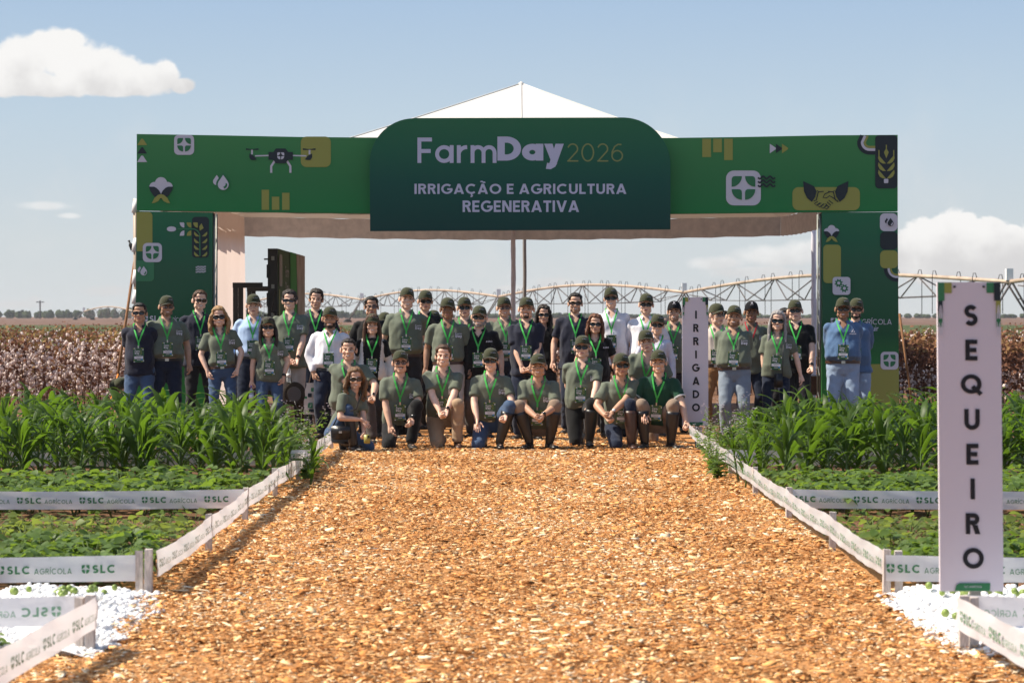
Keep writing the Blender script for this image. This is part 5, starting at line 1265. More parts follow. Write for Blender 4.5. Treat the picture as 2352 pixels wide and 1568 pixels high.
person('smiling man in glasses, cap and olive polo beside the white wrapped tent post', 1157, 682.2, 30.4, pants='darkjeans', skn='light', cap='olive', gl='clear', shirt='olive', beard=None, belt='black', w=1.06)
person('muscular man in navy polo and cap with hands clasped low in front', 1209.7, 683.3, 28.5, arms=('clasp', 'clasp'), shirt='navy', pants='darkjeans', skn='light', cap='olive', beard='goatee', hroll=3, w=1.06)
person('woman with long straight dark hair and sunglasses in a black dress', 1248.8, 700, 30.2, woman=True, shirt='black', pants='slate', skn='light', hair=('straight', 'dark'), gl='sun', smile=False, collar=False, lan=False)
person('tall dark haired man in navy polo with tortoise sunglasses, no cap', 1321.7, 672.4, 29.9, shirt='navy', pants='darkjeans', skn='light', hair=('neat', 'black'), gl='sun', mult=2, beard='stubble', logo='small')
person('auburn haired woman in black tee and sunglasses behind the kneeling men', 1368, 721, 28.9, woman=True, shirt='black', pants='slate', skn='light', hair=('straight', 'auburn'), gl='sun', smile=False, collar=False, logo='small', w=1.1)
person('tall man in crisp white shirt, cap and sunglasses behind the auburn haired woman', 1402.6, 660.7, 30.2, arms=('hang', 'behind'), shirt='white', sleeve='long', pants='slate', skn='fair', cap='olive', gl='sun', hroll=-2)
person('man in white shirt, cap and sunglasses behind the woman in striped shirt', 1484.7, 674.5, 30.1, shirt='white', sleeve='long', pants='slate', skn='fair', cap='olive', gl='sun', smile=False)
person('woman in cap, sunglasses and pale striped shirt leaning toward the sign', 1511, 721.8, 29, woman=True, arms=('hang', 'hang'), shirt='stripe', sleeve='long', pants='slate', skn='fair', cap='olive', hair=('short', 'brown'), gl='sun', hroll=6, side=5)
person('man in black cap and olive polo smiling beside the IRRIGADO sign', 1549.5, 692, 30.3, pants='slate', skn='light', cap='black', beard='stubble', **O)
person('man in beige shirt, cap and glasses turning his head beside the IRRIGADO sign', 1645, 697.4, 29.4, shirt='beige', sleeve='long', pants='brownkhaki', skn='fair', cap='olive', gl='clear', hyaw=38, smile=False, belt='brown', tuck=True, boots='work')
person('man in olive polo and cap with hands behind his back and light grey jeans', 1688, 702, 28.7, arms=('behind', 'behind'), pants='greyjeans', skn='tan', cap='olive', hair=('short', 'grey'), beard='stubble', belt='brown', w=1.15, hroll=2, **O)
person('thin man in black cap with a red lanyard over his olive polo', 1726, 692.5, 30.3, arms=('hang', 'hang'), pants='darkjeans', skn='brown', cap='black', lcol='red', smile=False, w=.94, **O)
person('woman with long silver hair and big sunglasses in olive polo and dark jeans', 1787, 713.4, 29, woman=True, arms=('relax', 'relax'), hand=((1757, 878, -.02), (1842, 872, -.05)), pants='darkjeans', skn='fair', hair=('long', 'grey'), gl='big', w=1.08, hroll=2, **O)
person('dark haired person mostly hidden behind the silver haired woman', 1802, 707, 30.7, shirt='black', pants='slate', skn='tan', hair=('neat', 'black'), smile=False, lan=False)
person('man in black polo, cap and sunglasses making a fist near the right column', 1824.8, 689.2, 29.9, arms=('hang', 'fist'), hand=(None, (1864, 852, -.25)), shirt='black', pants='slate', skn='fair', cap='olive', gl='sun', smile=False, watch='rb', w=1.07)
person('smiling man in denim shirt, cap and sunglasses with hands behind him, pale jeans', 1935.8, 683.8, 29.2, arms=('behind', 'behind'), shirt='denimshirt', sleeve='long', pants='lightjeans', skn='brown', cap='olive', gl='sun', belt='brown', tuck=True, logo='shield', hroll=3, w=1.16)
person('dark bearded man in denim shirt standing behind the smiling man in denim', 1967, 685.5, 29.95, arms=('hang', 'behind'), shirt='denimshirt', sleeve='elbow', pants='lightjeans', skn='light', cap='olive', gl='sun', beard='full', smile=False)
# kneeling and squatting rows
K = dict(shirt='olive', logo='farm', cap='olive')
person('bareheaded man in olive polo kneeling behind the woman with the handbag', 802.6, 777, 27.9, 'kneel_r', arms=('fist', 'fist'), hand=((845, 915, -.42), (857, 912, -.44)), shirt='olive', pants='warmgrey', skn='light', hair=('short', 'dark'), lean=10, w=1.10, knee=((800, 1015, 0), (858, 937, -.5)), foot=(None, (855, -.42)), watch='rs', group='people kneeling in the front rows')
person('curly haired woman in sunglasses kneeling with a black handbag at the path edge', 817.5, 842, 26.2, 'kneel_l', woman=True, yaw=46, arms=('flat', 'grip'), hand=((829, 963, -.32), (836, 1003, -.36)), shirt='olive', logo='farm', pants='jeans', skn='light', hair=('wavy', 'highlight'), gl='sun', mult=2, boots='high', lean=27, lan=False, hyaw=-38, hpitch=4, group='people kneeling in the front rows')
person('man with a moustache and round glasses kneeling in black trousers', 920.4, 804.6, 26.8, 'kneel_r', arms=('relax', 'relax'), hand=((897, 985, -.30), (947, 962, -.40)), pants='black', skn='light', gl='round', beard='moustache', lean=12, knee=((894, 1036, 0), (962, 975, -.6)), foot=(None, (944, -.38)), watch='rb', group='people kneeling in the front rows', **K)
person('bareheaded man with light brown hair kneeling in khaki trousers, hands clasped', 1020.3, 790.8, 26.9, 'kneel_r', arms=('fist', 'fist'), hand=((1014, 957, -.48), (1024, 950, -.50)), shirt='olive', logo='farm', pants='khaki', skn='fair', hair=('short', 'brown'), lean=15, knee=((1004, 1030, 0), (1060, 945, -.6)), foot=(None, (1051, -.36)), boots='work', watch='rb', group='people kneeling in the front rows')
person('man in cap and sunglasses kneeling in blue jeans, one hand on each thigh', 1127, 799.6, 26.8, 'kneel_r', arms=('flat', 'fist'), hand=((1096, 965, -.34), (1161, 955, -.42)), pants='jeans', skn='fair', gl='sun', lean=10, belt='black', knee=((1098, 1032, 0), (1168, 978, -.6)), foot=(None, (1148, -.36)), boots='high', group='people kneeling in the front rows', **K)
person('man squatting in taupe trousers and tall black boots with hands joined', 1236, 812, 26.8, 'squat', arms=('fist', 'fist'), hand=((1231, 957, -.50), (1245, 955, -.52)), pants='taupe', skn='tan', lean=22, knee=((1192, 966, -.55), (1279, 966, -.55)), foot=((1216, -.32), (1262, -.32)), boots='high', watch='rb', w=1.07, group='people kneeling in the front rows', **K)
person('man in sunglasses kneeling upright with a hand on his black trouser knee', 1338, 771.2, 27.3, 'kneel_r', arms=('behind', 'flat'), hand=(None, (1358, 936, -.42)), pants='black', skn='fair', gl='sun', hair=('short', 'grey'), smile=False, lean=4, belt='black', knee=((1322, 1030, 0), (1362, 942, -.6)), foot=(None, (1354, -.42)), watch='rs', boots='high', w=1.03, group='people kneeling in the front rows', **K)
person('man in sunglasses kneeling in tall brown boots, clasped hands on his knee', 1424.7, 810.6, 26.8, 'kneel_r', arms=('fist', 'fist'), hand=((1394, 958, -.44), (1403, 950, -.46)), pants='darkjeans', skn='tan', gl='sun', smile=False, lean=16, hyaw=8, knee=((1414, 1034, 0), (1452, 950, -.6)), foot=(None, (1450, -.38)), boots='highbrown', watch='rw', group='people kneeling in the front rows', **K)
person('man leaning forward in olive polo between the squatting men and striped shirt', 1478, 757.8, 27.9, 'kneel_l', arms=('relax', 'fist'), hand=((1470, 925, -.25), (1550, 925, -.15)), pants='taupe', skn='fair', smile=False, lean=26, side=8, hroll=-6, w=1.02, group='people kneeling in the front rows', **{**K, 'logo': None})
person('man in dark green polo with white trim squatting and reaching down to the tape', 1509.5, 803.5, 26.8, 'squat', arms=('flat', 'grip'), hand=((1478, 948, -.36), (1577, 972, -.45)), shirt='deepgreen', cap='olive', pants='taupe', skn='light', hair=('short', 'grey'), lean=18, side=6, knee=((1470, 968, -.55), (1553, 962, -.5)), foot=((1481, -.34), (1541, -.32)), boots='high', watch='lb', group='people kneeling in the front rows')

# ---- things they hold
pp = PEOPLE['dark haired woman in cap, sunglasses and olive polo holding a water bottle']; h = pp['armj'][-1][2]
clearb = mat('clear_bottle', (.75, .80, .84), .08, .5, alpha=.35)
bottle(h[0] - .004, h[1] - .03, h[2] - .30, .032, .24, clearb, mat('bottle_cap', (.2, .1, .4), .4), 'clear plastic water bottle hanging from the hand of the woman in cap', 'water bottles in hand')
pp = PEOPLE['tall laughing man in olive polo and sunglasses holding a hat and bottle at his waist']; h = pp['armj'][-1][2]
bottle(h[0] + .01, h[1] - .13, h[2] - .31, .030, .22, clearb, mat('bottle_cap', (.2, .1, .4)), 'clear plastic water bottle held in front of the dark hat', 'water bottles in hand')
hp = px(676, 905, 29.45); hat = empty('hat', tuple(hp), 'wide brimmed dark felt hat held crown down with a chin cord', 'hat')
felt = mat('dark_felt', (.050, .040, .032), .9, .1)
g = G(); n = 28; vs = []
for rr_, dy in ((.148, .012), (.128, 0), (.10, .004)): vs += [(hp.x + rr_ * math.cos(2 * PI * i / n), hp.y + dy, hp.z + rr_ * 1.08 * math.sin(2 * PI * i / n)) for i in range(n)]
g.add(vs, [[r_ * n + i, r_ * n + (i + 1) % n, (r_ + 1) * n + (i + 1) % n, (r_ + 1) * n + i] for r_ in range(2) for i in range(n)]); g.build('brim', felt, hat, True)
G().tube([(hp.x, hp.y + .004, hp.z), (hp.x, hp.y + .06, hp.z), (hp.x, hp.y + .10, hp.z)], [(.10, .108), (.092, .1), (.06, .07)], n=24).build('crown', felt, hat, True)
G().tube([(hp.x, hp.y - .002, hp.z), (hp.x, hp.y + .001, hp.z)], [(.088, .098), (.088, .098)], n=24).build('lining', mat('hat_lining', (.13, .125, .125), .6), hat)
G().tube([(hp.x + .005, hp.y - .01, hp.z - .09), (hp.x + .04, hp.y - .02, hp.z - .2), (hp.x + .03, hp.y - .01, hp.z - .36)], .005, n=6).build('cord', LEATHER, hat, True)
c = px(277, 880, 29.85); kc = tag(link('cap', CAPS['olive'], None, Matrix.Translation(c) @ Matrix.Rotation(R(70), 4, 'Y') @ Matrix.Rotation(R(40), 4, 'X') @ Matrix.Translation((0, 0, -.18))), 'olive cap held behind the back of the man in navy', 'cap')
t = px(719, 915, 28.95); bag = empty('tote_bag', tuple(t), 'cream cotton tote bag printed with green and black squares', 'bag')
g = G(); vs = []; m = 14
for i in range(m + 1):
    z = t.z + .20 - .40 * i / m
    for j, (a, b) in enumerate(((-1, 0), (-.9, -.5), (0, -1), (.9, -.5), (1, 0), (.9, .5), (0, 1), (-.9, .5))):
        wd2 = .085 + .035 * math.sin(PI * i / m * .5); vs.append((t.x + a * wd2 + .006 * math.sin(i * 1.3 + j), t.y + b * (.012 + .045 * math.sin(PI * min(1, i / m * .6))), z))
g.add(vs, [[i * 8 + j, i * 8 + (j + 1) % 8, (i + 1) * 8 + (j + 1) % 8, (i + 1) * 8 + j] for i in range(m) for j in range(8)]); g.build('sack', mat('calico', (.60, .50, .42), .9, .1, vary=.06), bag, True)
g = G(); y = t.y - .066
for a, b, c_, dd, mm in ((-.02, .09, .07, .14, 0), (.02, -.09, .08, .07, 0), (-.06, -.12, .0, -.05, 0), (-.06, .02, -.01, .07, 1), (-.05, -.17, .09, -.13, 1), (-.1, .0, -.07, .03, 0)):
    g.add([(t.x + x, y, t.z + z) for x, z in rrect(a, b, c_, dd, .008, 3)], [list(range(16))], mm)
g.build('print', [GRN2, DARK], bag); G().tube([(t.x - .05, t.y, t.z + .2), (t.x - .02, t.y - .01, t.z + .36), (t.x + .03, t.y, t.z + .36), (t.x + .05, t.y, t.z + .2)], .008, n=6).build('handle', mat('calico', (.6, .5, .42)), bag, True)
# handbag of the kneeling woman
t = px(783, 993, 25.85); hb = empty('handbag', tuple(t), 'black leather handbag with flap on the hip of the kneeling curly haired woman', 'bag')
def rbox(a, b, r, seg=3):
    bm = bmesh.new(); bmesh.ops.create_cube(bm, size=1)
    for v in bm.verts: v.co = Vector([(a[i] + b[i]) / 2 + v.co[i] * (b[i] - a[i]) for i in range(3)])
    bmesh.ops.bevel(bm, geom=bm.edges[:], offset=r, segments=seg, affect='EDGES'); g = G().add([v.co[:] for v in bm.verts], [[v.index for v in f.verts] for f in bm.faces]); bm.free(); return g
rbox((t.x - .105, t.y - .035, t.z - .08), (t.x + .105, t.y + .045, t.z + .07), .018).build('pouch', LEATHER, hb, True)
rbox((t.x - .108, t.y - .044, t.z - .03), (t.x + .108, t.y - .028, t.z + .075), .007).build('flap', LEATHER, hb, True)
G().box((t.x - .02, t.y - .050, t.z - .005), (t.x + .014, t.y - .045, t.z + .018)).build('clasp', STEEL, hb)
pp = PEOPLE['curly haired woman in sunglasses kneeling with a black handbag at the path edge']
G().tube([(t.x - .09, t.y, t.z + .07), (t.x - .03, t.y + .02, t.z + .2), tuple(pp['nbw'] + V(.03, -.19, -.2)), tuple(pp['nbw'] + V(.085, -.09, -.03))], .008, n=6).build('strap', LEATHER, hb, True)
h = pp['armj'][1][2]; ph = empty('mobile_phone', tuple(h), 'mobile phone in a lime case held low by the kneeling curly haired woman', 'phone'); q = px(843, 1008, 25.75)
rbox((q.x - .036, q.y - .006, q.z - .05), (q.x + .036, q.y + .006, q.z + .05), .005).build('case', mat('phone_case', (.32, .30, .08), .4), ph, True); G().box((q.x + .004, q.y - .0095, q.z + .012), (q.x + .03, q.y - .006, q.z + .042)).build('camera_bump', BLK, ph)
# belt pouch of the silver haired woman
t = px(1788, 872, 28.78); po = empty('belt_pouch', tuple(t), 'small black leather pouch hanging before the silver haired woman', 'pouch'); rbox((t.x - .055, t.y - .02, t.z - .10), (t.x + .055, t.y + .02, t.z + .08), .012).build('pouch', LEATHER, po, True); G().tube([(t.x + .05, t.y, t.z + .07), (t.x + .055, t.y - .03, t.z + .25), (t.x + .06, t.y - .02, t.z + .45)], .005, n=6).build('strap', LEATHER, po, True)
# ------------------------------------------------------------ crops
def leafmat(name, col, tcol, tr=.45, rough=.5, vary=.2, ov=.18): return mat(name, col, rough, .28, vary=vary, vscale=6, trans=tr, tcol=tcol, objvar=ov)
CORN = leafmat('corn_leaf', (.050, .094, .012), (.145, .265, .018), .44, .45); STALK = mat('corn_stalk', (.10, .16, .045), .6, .3, vary=.2)
def blade(g, p, az, L, w, rise, droop, m, n=9, twist=0.):
    pts = []; ca, sa = math.cos(az), math.sin(az); a = rise; q = np.array(p, float); vs = []
    for i in range(n + 1):
        t = i / n; ww = w * (math.sin(PI * min(1, t * .86 + .14)) ** .65) * (1 - t ** 4 * .9); d = np.array((math.cos(a) * ca, math.cos(a) * sa, math.sin(a)))
        sd = np.array((-sa, ca, 0)); nr = np.cross(sd, d); tw = twist * t; s2 = sd * math.cos(tw) + nr * math.sin(tw)
        wv = .12 * w * math.sin(t * 17 + az * 3); vs += [q - s2 * ww + nr * (.28 * ww + wv), q, q + s2 * ww + nr * (.28 * ww - wv)]
        q = q + d * (L / n); a -= droop / n * (.4 + 1.3 * t)
    g.add(vs, [[3 * i + j, 3 * i + j + 1, 3 * i + j + 4, 3 * i + j + 3] for i in range(n) for j in (0, 1)], m)
def corn_mesh(seed):
    r = random.Random(seed); g = G(); H = .46
    lean = (r.uniform(-.04, .04), r.uniform(-.04, .04))
    g.tube([(0, 0, -.02), (lean[0] * .4, lean[1] * .4, H * .5), (lean[0], lean[1], H), (lean[0] * 1.1, lean[1] * 1.1, H + .12)], [.017, .015, .011, .004], 1, 7)
    a0 = r.uniform(0, PI)
    for i in range(10):
        t = i / 9; z = .10 + .40 * t; az = a0 + (i % 2) * PI + r.uniform(-.5, .5)
        L = (.30 + .38 * math.sin(PI * (.25 + .6 * t))) * r.uniform(.85, 1.1); ri = R(48 + 30 * t) * r.uniform(.9, 1.08)
        blade(g, (lean[0] * t, lean[1] * t, z), az, L, .033 * r.uniform(.8, 1.25), ri, R(105 + 40 * (1 - t)) * r.uniform(.75, 1.15), 0, 9, r.uniform(-.7, .7))
    for k in range(2): blade(g, (lean[0], lean[1], H), a0 + k * 2.2, .30, .022, R(84), R(25), 0, 7, .5)
    return g.mesh('corn_plant', [CORN, STALK], True)
CORNS = [corn_mesh(i) for i in range(9)]
def plant(name, me, x, y, s, label, cat, grp, z=0., tilt=.08):
    o = bpy.data.objects.new(name, me); COL.objects.link(o); o.location = (x, y, z); o.rotation_euler = (RS.normal(0, tilt), RS.normal(0, tilt), RS.rand() * 2 * PI); o.scale = (s * RS.uniform(.92, 1.08), s * RS.uniform(.92, 1.08), s)
    return tag(o, label, cat, grp)
def pxx(u, d): return (u - CX) * d / F
for side in ('left', 'right'):
    lab = 'leafy green corn plant in the dense corn bed %s of the path' % side
    for row in range(7):
        y = 20.55 + row * .72; xe = pxx(704 - 6 * row, y) if side == 'left' else pxx(1686 + 4 * row, y); xf = pxx(-60, y) if side == 'left' else pxx(2420, y)
        lo, hi = min(xe, xf), max(xe, xf); n = int((hi - lo) / (.175 if row < 3 else .21)); 
        for i in range(n):
            x = lo + (i + .5) * (hi - lo) / n + RS.normal(0, .035); ed = min(1, abs(x - xe) / .5)
            plant('corn_plant', CORNS[RS.randint(9)], x, y + RS.normal(0, .05), (.70 + .24 * RS.rand()) * (.66 + .34 * ed) * (1 + .012 * row), lab, 'corn', 'corn plants %s of the path' % side)
SOY = leafmat('soy_leaf', (.098, .158, .036), (.25, .38, .04), .40, .5); SOYB = leafmat('cotton_seedling_leaf', (.12, .165, .034), (.30, .38, .06), .45, .5); STEM = mat('green_stem', (.10, .14, .04), .7)
def leaflet(g, p, d, nrm, L, w, m):
    d = np.array(d, float); d /= np.linalg.norm(d); n = np.array(nrm, float); n = n - d * (n @ d); n /= np.linalg.norm(n) + 1e-9; s = np.cross(d, n); vs = []
    for t, k in ((0, .12), (.22, .82), (.48, 1), (.78, .62), (1, .04)):
        c = p + d * L * t - n * (.22 * L * t * t); vs += [c - s * w * k + n * .18 * w * k, c, c + s * w * k + n * .18 * w * k]
    g.add(vs, [[3 * i + j, 3 * i + j + 1, 3 * i + j + 4, 3 * i + j + 3] for i in range(4) for j in (0, 1)], m)
def soy_mesh(seed, n=22, spread=.17, hgt=.235, L=.074, lf=SOY, tri=True):
    r = random.Random(seed); g = G(); name = 'soy_plant'
    for b in range(4): a = r.uniform(0, 6.28); g.tube([(0, 0, -.01), (.04 * math.cos(a), .04 * math.sin(a), hgt * .5), (.09 * math.cos(a), .09 * math.sin(a), hgt * .85)], [.005, .004, .002], 1, 5)
    for i in range(n):
        a = r.uniform(0, 2 * PI); q = math.sqrt(r.random()); rr = spread * q; z = hgt * (r.uniform(.35, 1.0) if q > .5 else r.uniform(.55, 1.05)) * (1 - .25 * q * q)
        p = np.array((rr * math.cos(a), rr * math.sin(a), z)); da = a + r.uniform(-.6, .6); el = r.uniform(-.35, .35)
        for k, (dz, da2) in enumerate(((0, 0), (0, 1.5), (0, -1.5)) if tri else ((0, 0),)):
            l = L * r.uniform(.8, 1.2); leaflet(g, p, (math.cos(da + da2), math.sin(da + da2), el + r.uniform(-.3, .2)), (r.uniform(-.5, .5), r.uniform(-.5, .5), 1), l, l * (.36 if tri else .5), 0)
        g.tube([p * (.35, .35, .6), p], .0016, 1, 4)
    return g.mesh(name, [lf, STEM], True)
SOYS = [soy_mesh(i) for i in range(6)]; SEED = [soy_mesh(20 + i, 15, .13, .115, .060, SOYB, False) for i in range(4)]
def bed(name, meshes, y0, y1, dx, dy, sides, lab, cat, s0, s1):
    for side in sides:
        y = y0
        while y < y1:
            t = (y - Ls[0][1]) / 8; xe = pxx(350, Ls[0][1]) + .02 if side == 'left' else pxx(2045, Rs[0][1]) - .02
            xe = np.interp(y, [p[1] for p in (Ls if side == 'left' else Rs)], [p[0] for p in (Ls if side == 'left' else Rs)]); xf = pxx(-40, y) if side == 'left' else pxx(2400, y)
            lo, hi = (xf, xe - .14) if side == 'left' else (xe + .16, xf); n = max(1, int((hi - lo) / dx))
            for i in range(n): plant(name, meshes[RS.randint(len(meshes))], lo + (i + .5) * (hi - lo) / n + RS.normal(0, dx * .18), y + RS.normal(0, dy * .12), RS.uniform(s0, s1), lab % side, cat, '%s %s of the path' % (lab.split(' in ')[0].split(' with')[0] + 's', side))
            y += dy
bed('soy_plant', SOYS, 12.95, 14.45, .215, .30, ('left', 'right'), 'bushy green soy plant in the nearer soy bed %s of the path', 'soy plant', .85, 1.05)
bed('cotton_seedling', SEED, 14.75, 16.7, .19, .36, ('left', 'right'), 'low pale green seedling in the thin bare strip %s of the path', 'seedling', .8, 1.2)
bed('soy_plant', SOYS, 17.5, 20.1, .255, .44, ('left', 'right'), 'bushy green soy plant in the farther soy bed %s of the path', 'soy plant', .95, 1.15)
# flowering weeds at the path ends of the corn
WEED = leafmat('weed_leaf', (.085, .16, .03), (.26, .40, .05), .4, .55); PETAL = mat('weed_petal', (.72, .66, .74), .7, .2, trans=.3)
def weed_mesh(seed, fl=True):
    r = random.Random(seed); g = G()
    for i in range(9):
        a = r.uniform(0, 6.28); R0 = r.uniform(.03, .16); H = r.uniform(.30, .62); tip = np.array((R0 * 2 * math.cos(a), R0 * 2 * math.sin(a), H)); g.tube([(0, 0, 0), tip * (.4, .4, .55), tip], [.005, .004, .002], 1, 5)
        for k in range(16):
            t = r.uniform(.1, .97); p = tip * (t, t, t) + np.array((r.uniform(-.03, .03), r.uniform(-.03, .03), 0)); b = r.uniform(0, 6.28); L = .095 * (1.15 - t) + .018
            leaflet(g, p, (math.cos(b), math.sin(b), r.uniform(-.1, .6)), (r.uniform(-.6, .6), r.uniform(-.6, .6), 1), L, L * .34, 0)
        if fl:
            for k in range(7):
                p = tip + np.array((r.uniform(-.04, .04), r.uniform(-.04, .04), r.uniform(-.05, .06)))
                for j in range(4): leaflet(g, p, (math.cos(j * 1.57), math.sin(j * 1.57), .5), (0, 0, 1), .013, .006, 2)
    return g.mesh('flowering_weed', [WEED, STEM, PETAL], True)
WEEDS = [weed_mesh(i) for i in range(4)]
for side, lst in (('left', ((668, 23.2, .95), (690, 24.2, 1.0), (712, 24.8, .9), (640, 24.6, 1.05), (605, 25.2, 1.0), (715, 22.3, .6), (700, 21.5, .6), (508, 25.4, 1.1), (655, 22.0, .7))), ('right', ((1636, 24.2, .75), (1655, 24.8, .95), (1690, 24.6, .95), (1720, 25, .9), (1640, 23.4, .7), (1670, 23.2, .8), (1700, 25.4, 1.05), (1625, 25.3, .7), (1760, 25.2, .9), (1650, 21.6, .55), (1640, 22.4, .6)))):
    for i, (u, y, s) in enumerate(lst): plant('flowering_weed', WEEDS[i % 4], pxx(u, y), y, s, 'tall pale flowering weed at the path end of the corn on the %s' % side, 'weed', 'flowering weeds on the %s' % side)

# ripe cotton: single plants at the field edge, the rest as one mass
BOLL = mat('cotton_lint', (.70, .58, .53), .9, .1, bump=.4, bscale=120); BRN = ramp_mat('dry_cotton_leaf', 'rnd', [(0, (.085, .038, .024)), (.5, (.23, .105, .062)), (.8, (.28, .17, .065)), (1, (.16, .16, .045))], .8, .25); TWIG = mat('cotton_twig', (.09, .04, .028), .85, .1, vary=.3)
_lump = {}
def lump(r): 
    v, f = ell((0, 0, 0), (1, 1, 1), None, 7, 5); return v * (1 + np.array([[r.uniform(-.25, .25)] for _ in v])), f
def cotton_geo(seed, bolls=32, leaves=46, ztop=.95, dark=0.):
    r = random.Random(seed); g = G(); rnd = []; H = r.uniform(1.0, 1.28)
    def addr(n0): rnd.extend([r.random()] * (len(g.f) - n0))
    n0 = 0; g.tube([(0, 0, 0), (r.uniform(-.04, .04), r.uniform(-.04, .04), H * .6), (r.uniform(-.06, .06), r.uniform(-.06, .06), H)], [.010, .007, .003], 2, 5); addr(n0)
    for i in range(9):
        n0 = len(g.f); a = r.uniform(0, 6.28); z = H * r.uniform(.25, .9); L = .26 * (1.15 - z / H * .7); g.tube([(0, 0, z), (L * math.cos(a), L * math.sin(a), z + .08)], [.005, .002], 2, 4); addr(n0)
    for i in range(bolls):
        n0 = len(g.f); a = r.uniform(0, 6.28); z = H * (.15 + (ztop - .15) * r.random() ** .9); q = .30 * (1.1 - .6 * z / H) * math.sqrt(r.random()); c = np.array((q * math.cos(a), q * math.sin(a), z))
        v, f = lump(r); s = r.uniform(.015, .033); g.add(v * (s, s, s * r.uniform(.9, 1.5)) + c, f, 0); addr(n0)
    for i in range(leaves):
        n0 = len(g.f); a = r.uniform(0, 6.28); z = H * (.2 + .85 * r.random() ** .7); q = .30 * (1.15 - .6 * min(1, z / H)) * math.sqrt(r.random()); b = r.uniform(0, 6.28); L = r.uniform(.04, .085)
        leaflet(g, np.array((q * math.cos(a), q * math.sin(a), z)), (math.cos(b), math.sin(b), r.uniform(-.9, .3)), (r.uniform(-1, 1), r.uniform(-1, 1), .7), L, L * .5, 1)
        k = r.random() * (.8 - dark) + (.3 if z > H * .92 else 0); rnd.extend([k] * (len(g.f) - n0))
    return g, rnd
def with_rnd(g, rnd, name):
    me = g.mesh(name, [BOLL, BRN, TWIG], False); a = me.attributes.new('rnd', 'FLOAT', 'FACE'); a.data.foreach_set('value', np.array(rnd, np.float32)); return me
COTG = [cotton_geo(i) for i in range(7)]; COT = [with_rnd(*c, 'cotton_plant') for c in COTG]; COTR = [with_rnd(*cotton_geo(80 + i, 15, 84, .62, .3), 'cotton_plant') for i in range(5)]  # right-hand plants: shade painted in as darker leaves and fewer, lower bolls
spots = []
for side, (u0, u1) in (('left', (-40, 318)), ('right', (2058, 2390))):
    for row in range(7):
        y = 38.6 + row * .86 if side == 'left' else 37.2 + row * .86; a, b = pxx(u0, y), pxx(u1, y); n = int((b - a) / .19)
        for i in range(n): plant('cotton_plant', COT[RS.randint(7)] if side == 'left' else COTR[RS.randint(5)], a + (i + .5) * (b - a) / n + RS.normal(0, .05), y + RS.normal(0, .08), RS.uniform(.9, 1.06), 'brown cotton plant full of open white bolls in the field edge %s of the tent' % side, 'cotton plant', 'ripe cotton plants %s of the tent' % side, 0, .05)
def field():
    V_ = []; F_ = []; M_ = []; Rn = []; n0 = 0
    far = [cotton_geo(50 + i, 9, 30) for i in range(5)]
    arrs = [(g.arr()[0], g.f, g.m, rn) for g, rn in far]
    for (y, a, b, st) in [(44.6 + k * (.9 + .05 * k), 0, 0, .26 + .012 * k) for k in range(19)]:
        a, b = pxx(-60, y), pxx(2410, y); n = int((b - a) / st)
        for i in range(n):
            x = a + (i + .5) * (b - a) / n; u = CX + x * F / y
            if 335 < u < 560 or 1885 < u < 2035: continue
            v, f, m, rn = arrs[RS.randint(5)]; t = RS.rand() * 6.28; c, s = math.cos(t), math.sin(t); sc = RS.uniform(.86, 1.06)
            w = v.copy() * sc; w[:, 0], w[:, 1] = w[:, 0] * c - w[:, 1] * s, w[:, 0] * s + w[:, 1] * c; w += (x + RS.normal(0, .06), y + RS.normal(0, .2), 0)
            V_.append(w); F_ += [[j + n0 for j in q] for q in f]; M_ += m; Rn += rn; n0 += len(w)
    me = bpy.data.meshes.new('cotton_field'); me.from_pydata(np.concatenate(V_), [], F_)
    for q in (BOLL, BRN, TWIG): me.materials.append(q)
    me.polygons.foreach_set('material_index', M_); at = me.attributes.new('rnd', 'FLOAT', 'FACE'); at.data.foreach_set('value', np.array(Rn, np.float32)); me.update()
    tag(link('cotton_field', me), 'mass of ripe cotton rows receding behind the tent', 'cotton field', kind='stuff')
field()

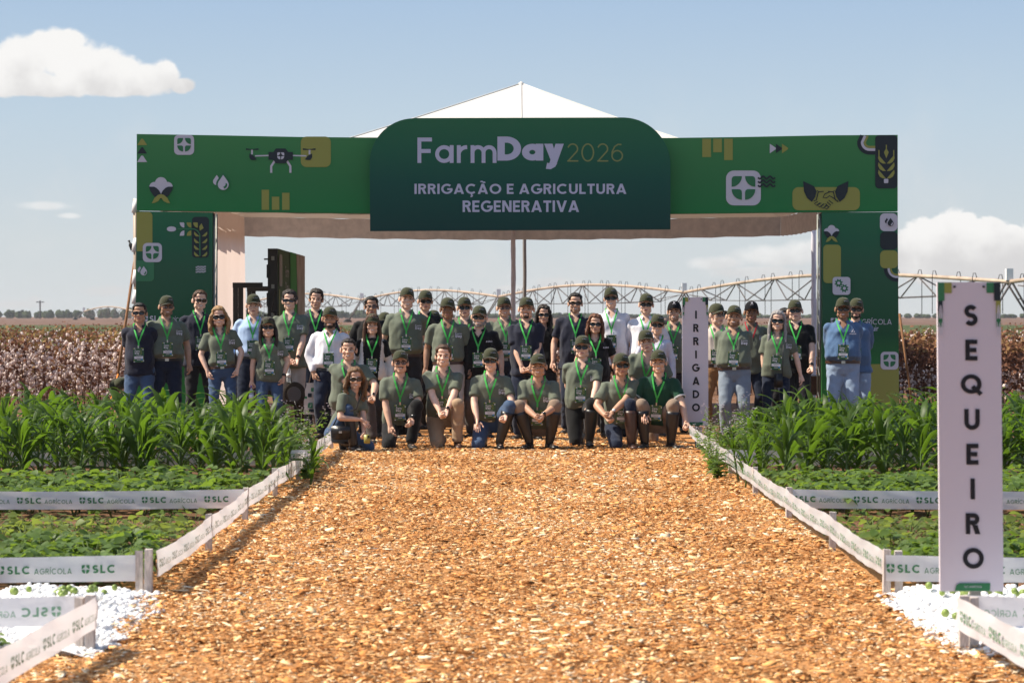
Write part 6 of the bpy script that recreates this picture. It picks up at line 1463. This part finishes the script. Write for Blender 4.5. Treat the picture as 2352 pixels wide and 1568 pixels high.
# spilled white lint with green bolls at the near corners
def lint():
    LM = mat('loose_lint', (.83, .82, .81), .95, .05, bump=.7, bscale=90); r = random.Random(5)
    for side in ('left', 'right'):
        g = G(); cnt = 0; nx, ny = 60, 90; vs = []
        ys_ = np.linspace(10.3, 12.66, ny)
        for y in ys_:
            xe = np.interp(y, [10.3, 11.2, 12.0, 12.62], [-1.90, -1.88, -1.90, -2.0] if side == 'left' else [2.10, 2.05, 2.04, 2.07]); xf = -2.8 if side == 'left' else 3.0
            for i in range(nx):
                t = (i / (nx - 1)) ** 1.5; x = xe + (xf - xe) * t; ed = min(1, abs(x - xe) / .2) * min(1, (12.7 - y) / .1 + .1)
                vs.append((x, y, .004 + (.042 * ed + .012 * ed * math.sin(x * 31 + 2 * math.sin(y * 23)) * math.sin(y * 37)) ))
        g.add(vs, [[a * nx + b, a * nx + b + 1, (a + 1) * nx + b + 1, (a + 1) * nx + b] for a in range(ny - 1) for b in range(nx - 1)])
        while cnt < 1900:
            y = r.uniform(10.35, 12.62)
            xe = np.interp(y, [10.3, 11.2, 12.0, 12.62], [-1.90, -1.88, -1.90, -2.0]) if side == 'left' else np.interp(y, [10.3, 11.2, 12.0, 12.62], [2.10, 2.05, 2.04, 2.07])
            xf = -2.75 if side == 'left' else 3.0; t = r.random() ** 1.15; x = xe + (xf - xe) * t + r.gauss(0, .035)
            edge = abs(x - xe); h = .006 + .05 * min(1, edge / .2) + .012 * math.sin(x * 9 + y * 7); v, f = lump(r); s = r.uniform(.009, .019)
            cz = h * r.uniform(.5, .95)
            for q_ in range(4):                        # a fluffy tuft of soft lobes
                v, f = ell((0, 0, 0), (s * r.uniform(.7, 1.2), s * r.uniform(.7, 1.2), s * r.uniform(.5, .9)), None, 7, 5)
                g.add(v + (x + r.gauss(0, s * .8), y + r.gauss(0, s * .8), cz + r.gauss(0, s * .35)), f)
            cnt += 1
        tag(g.build('cotton_lint', LM, None, True), 'heap of loose white cotton lint spilled at the path edge on the %s' % side, 'cotton lint', kind='stuff')
        gb = mat('green_boll', (.20, .27, .06), .4, .4, vary=.2, objvar=.2)
        for (u, v_, n) in (((415, 1368, 0),) if False else ((170, 1372, 5), (200, 1369, 5), (330 - 90, 1372, 0), (158, 1370, 3), (120, 1420, 3), (40, 1372, 3), (262, 1371, 0))) if side == 'left' else ((2172, 1378, 7), (2190, 1410, 2), (2270, 1360, 4), (2310, 1362, 4)):
            for i in range(n):
                d = 12.25 if v_ < 1400 else 11.3; q = px(u, v_, d); s = r.uniform(.016, .022); x, y = q.x + r.gauss(0, .05), d + r.gauss(0, .08)
                vv, ff = ell((0, 0, 0), (s, s, s * 1.25), np.array(Matrix.Rotation(r.uniform(.6, 1.5), 3, 'X')), 10, 7); o = G().add(vv, ff).build('cotton_boll', gb, None, True); o.location = (x, y, .075 + r.uniform(-.01, .015))
                tag(o, 'unripe green cotton boll lying on the white lint on the %s' % side, 'cotton boll', 'green bolls on the lint on the %s' % side)
lint()
# low leafy plant at the near left corner
for i, (x, y) in enumerate(((-2.32, 9.6), (-2.5, 9.9), (-2.42, 10.2))): plant('soy_plant', SOYS[i], x, y, .7, 'dark leafy plant at the frame edge beside the nearest left tape', 'soy plant', 'leafy plants beside the nearest left tape')
bpy.data.scenes.remove(TMP)

# ------------------------------------------------------------ pale air over the far fields
hm = bpy.data.materials.new('haze_air'); hm.use_nodes = True; hn = hm.node_tree; hn.nodes.clear()
ho = hn.nodes.new('ShaderNodeOutputMaterial'); hv_ = hn.nodes.new('ShaderNodeVolumePrincipled'); hv_.inputs['Color'].default_value = (.90, .91, .95, 1); hv_.inputs['Density'].default_value = .00018; hv_.inputs['Anisotropy'].default_value = .2
hn.links.new(hv_.outputs[0], ho.inputs['Volume'])
tag(G().box((-560, -25, -1), (560, 1000, 9.5)).build('haze', hm), 'thin pale air over the far fields', 'haze', kind='stuff')
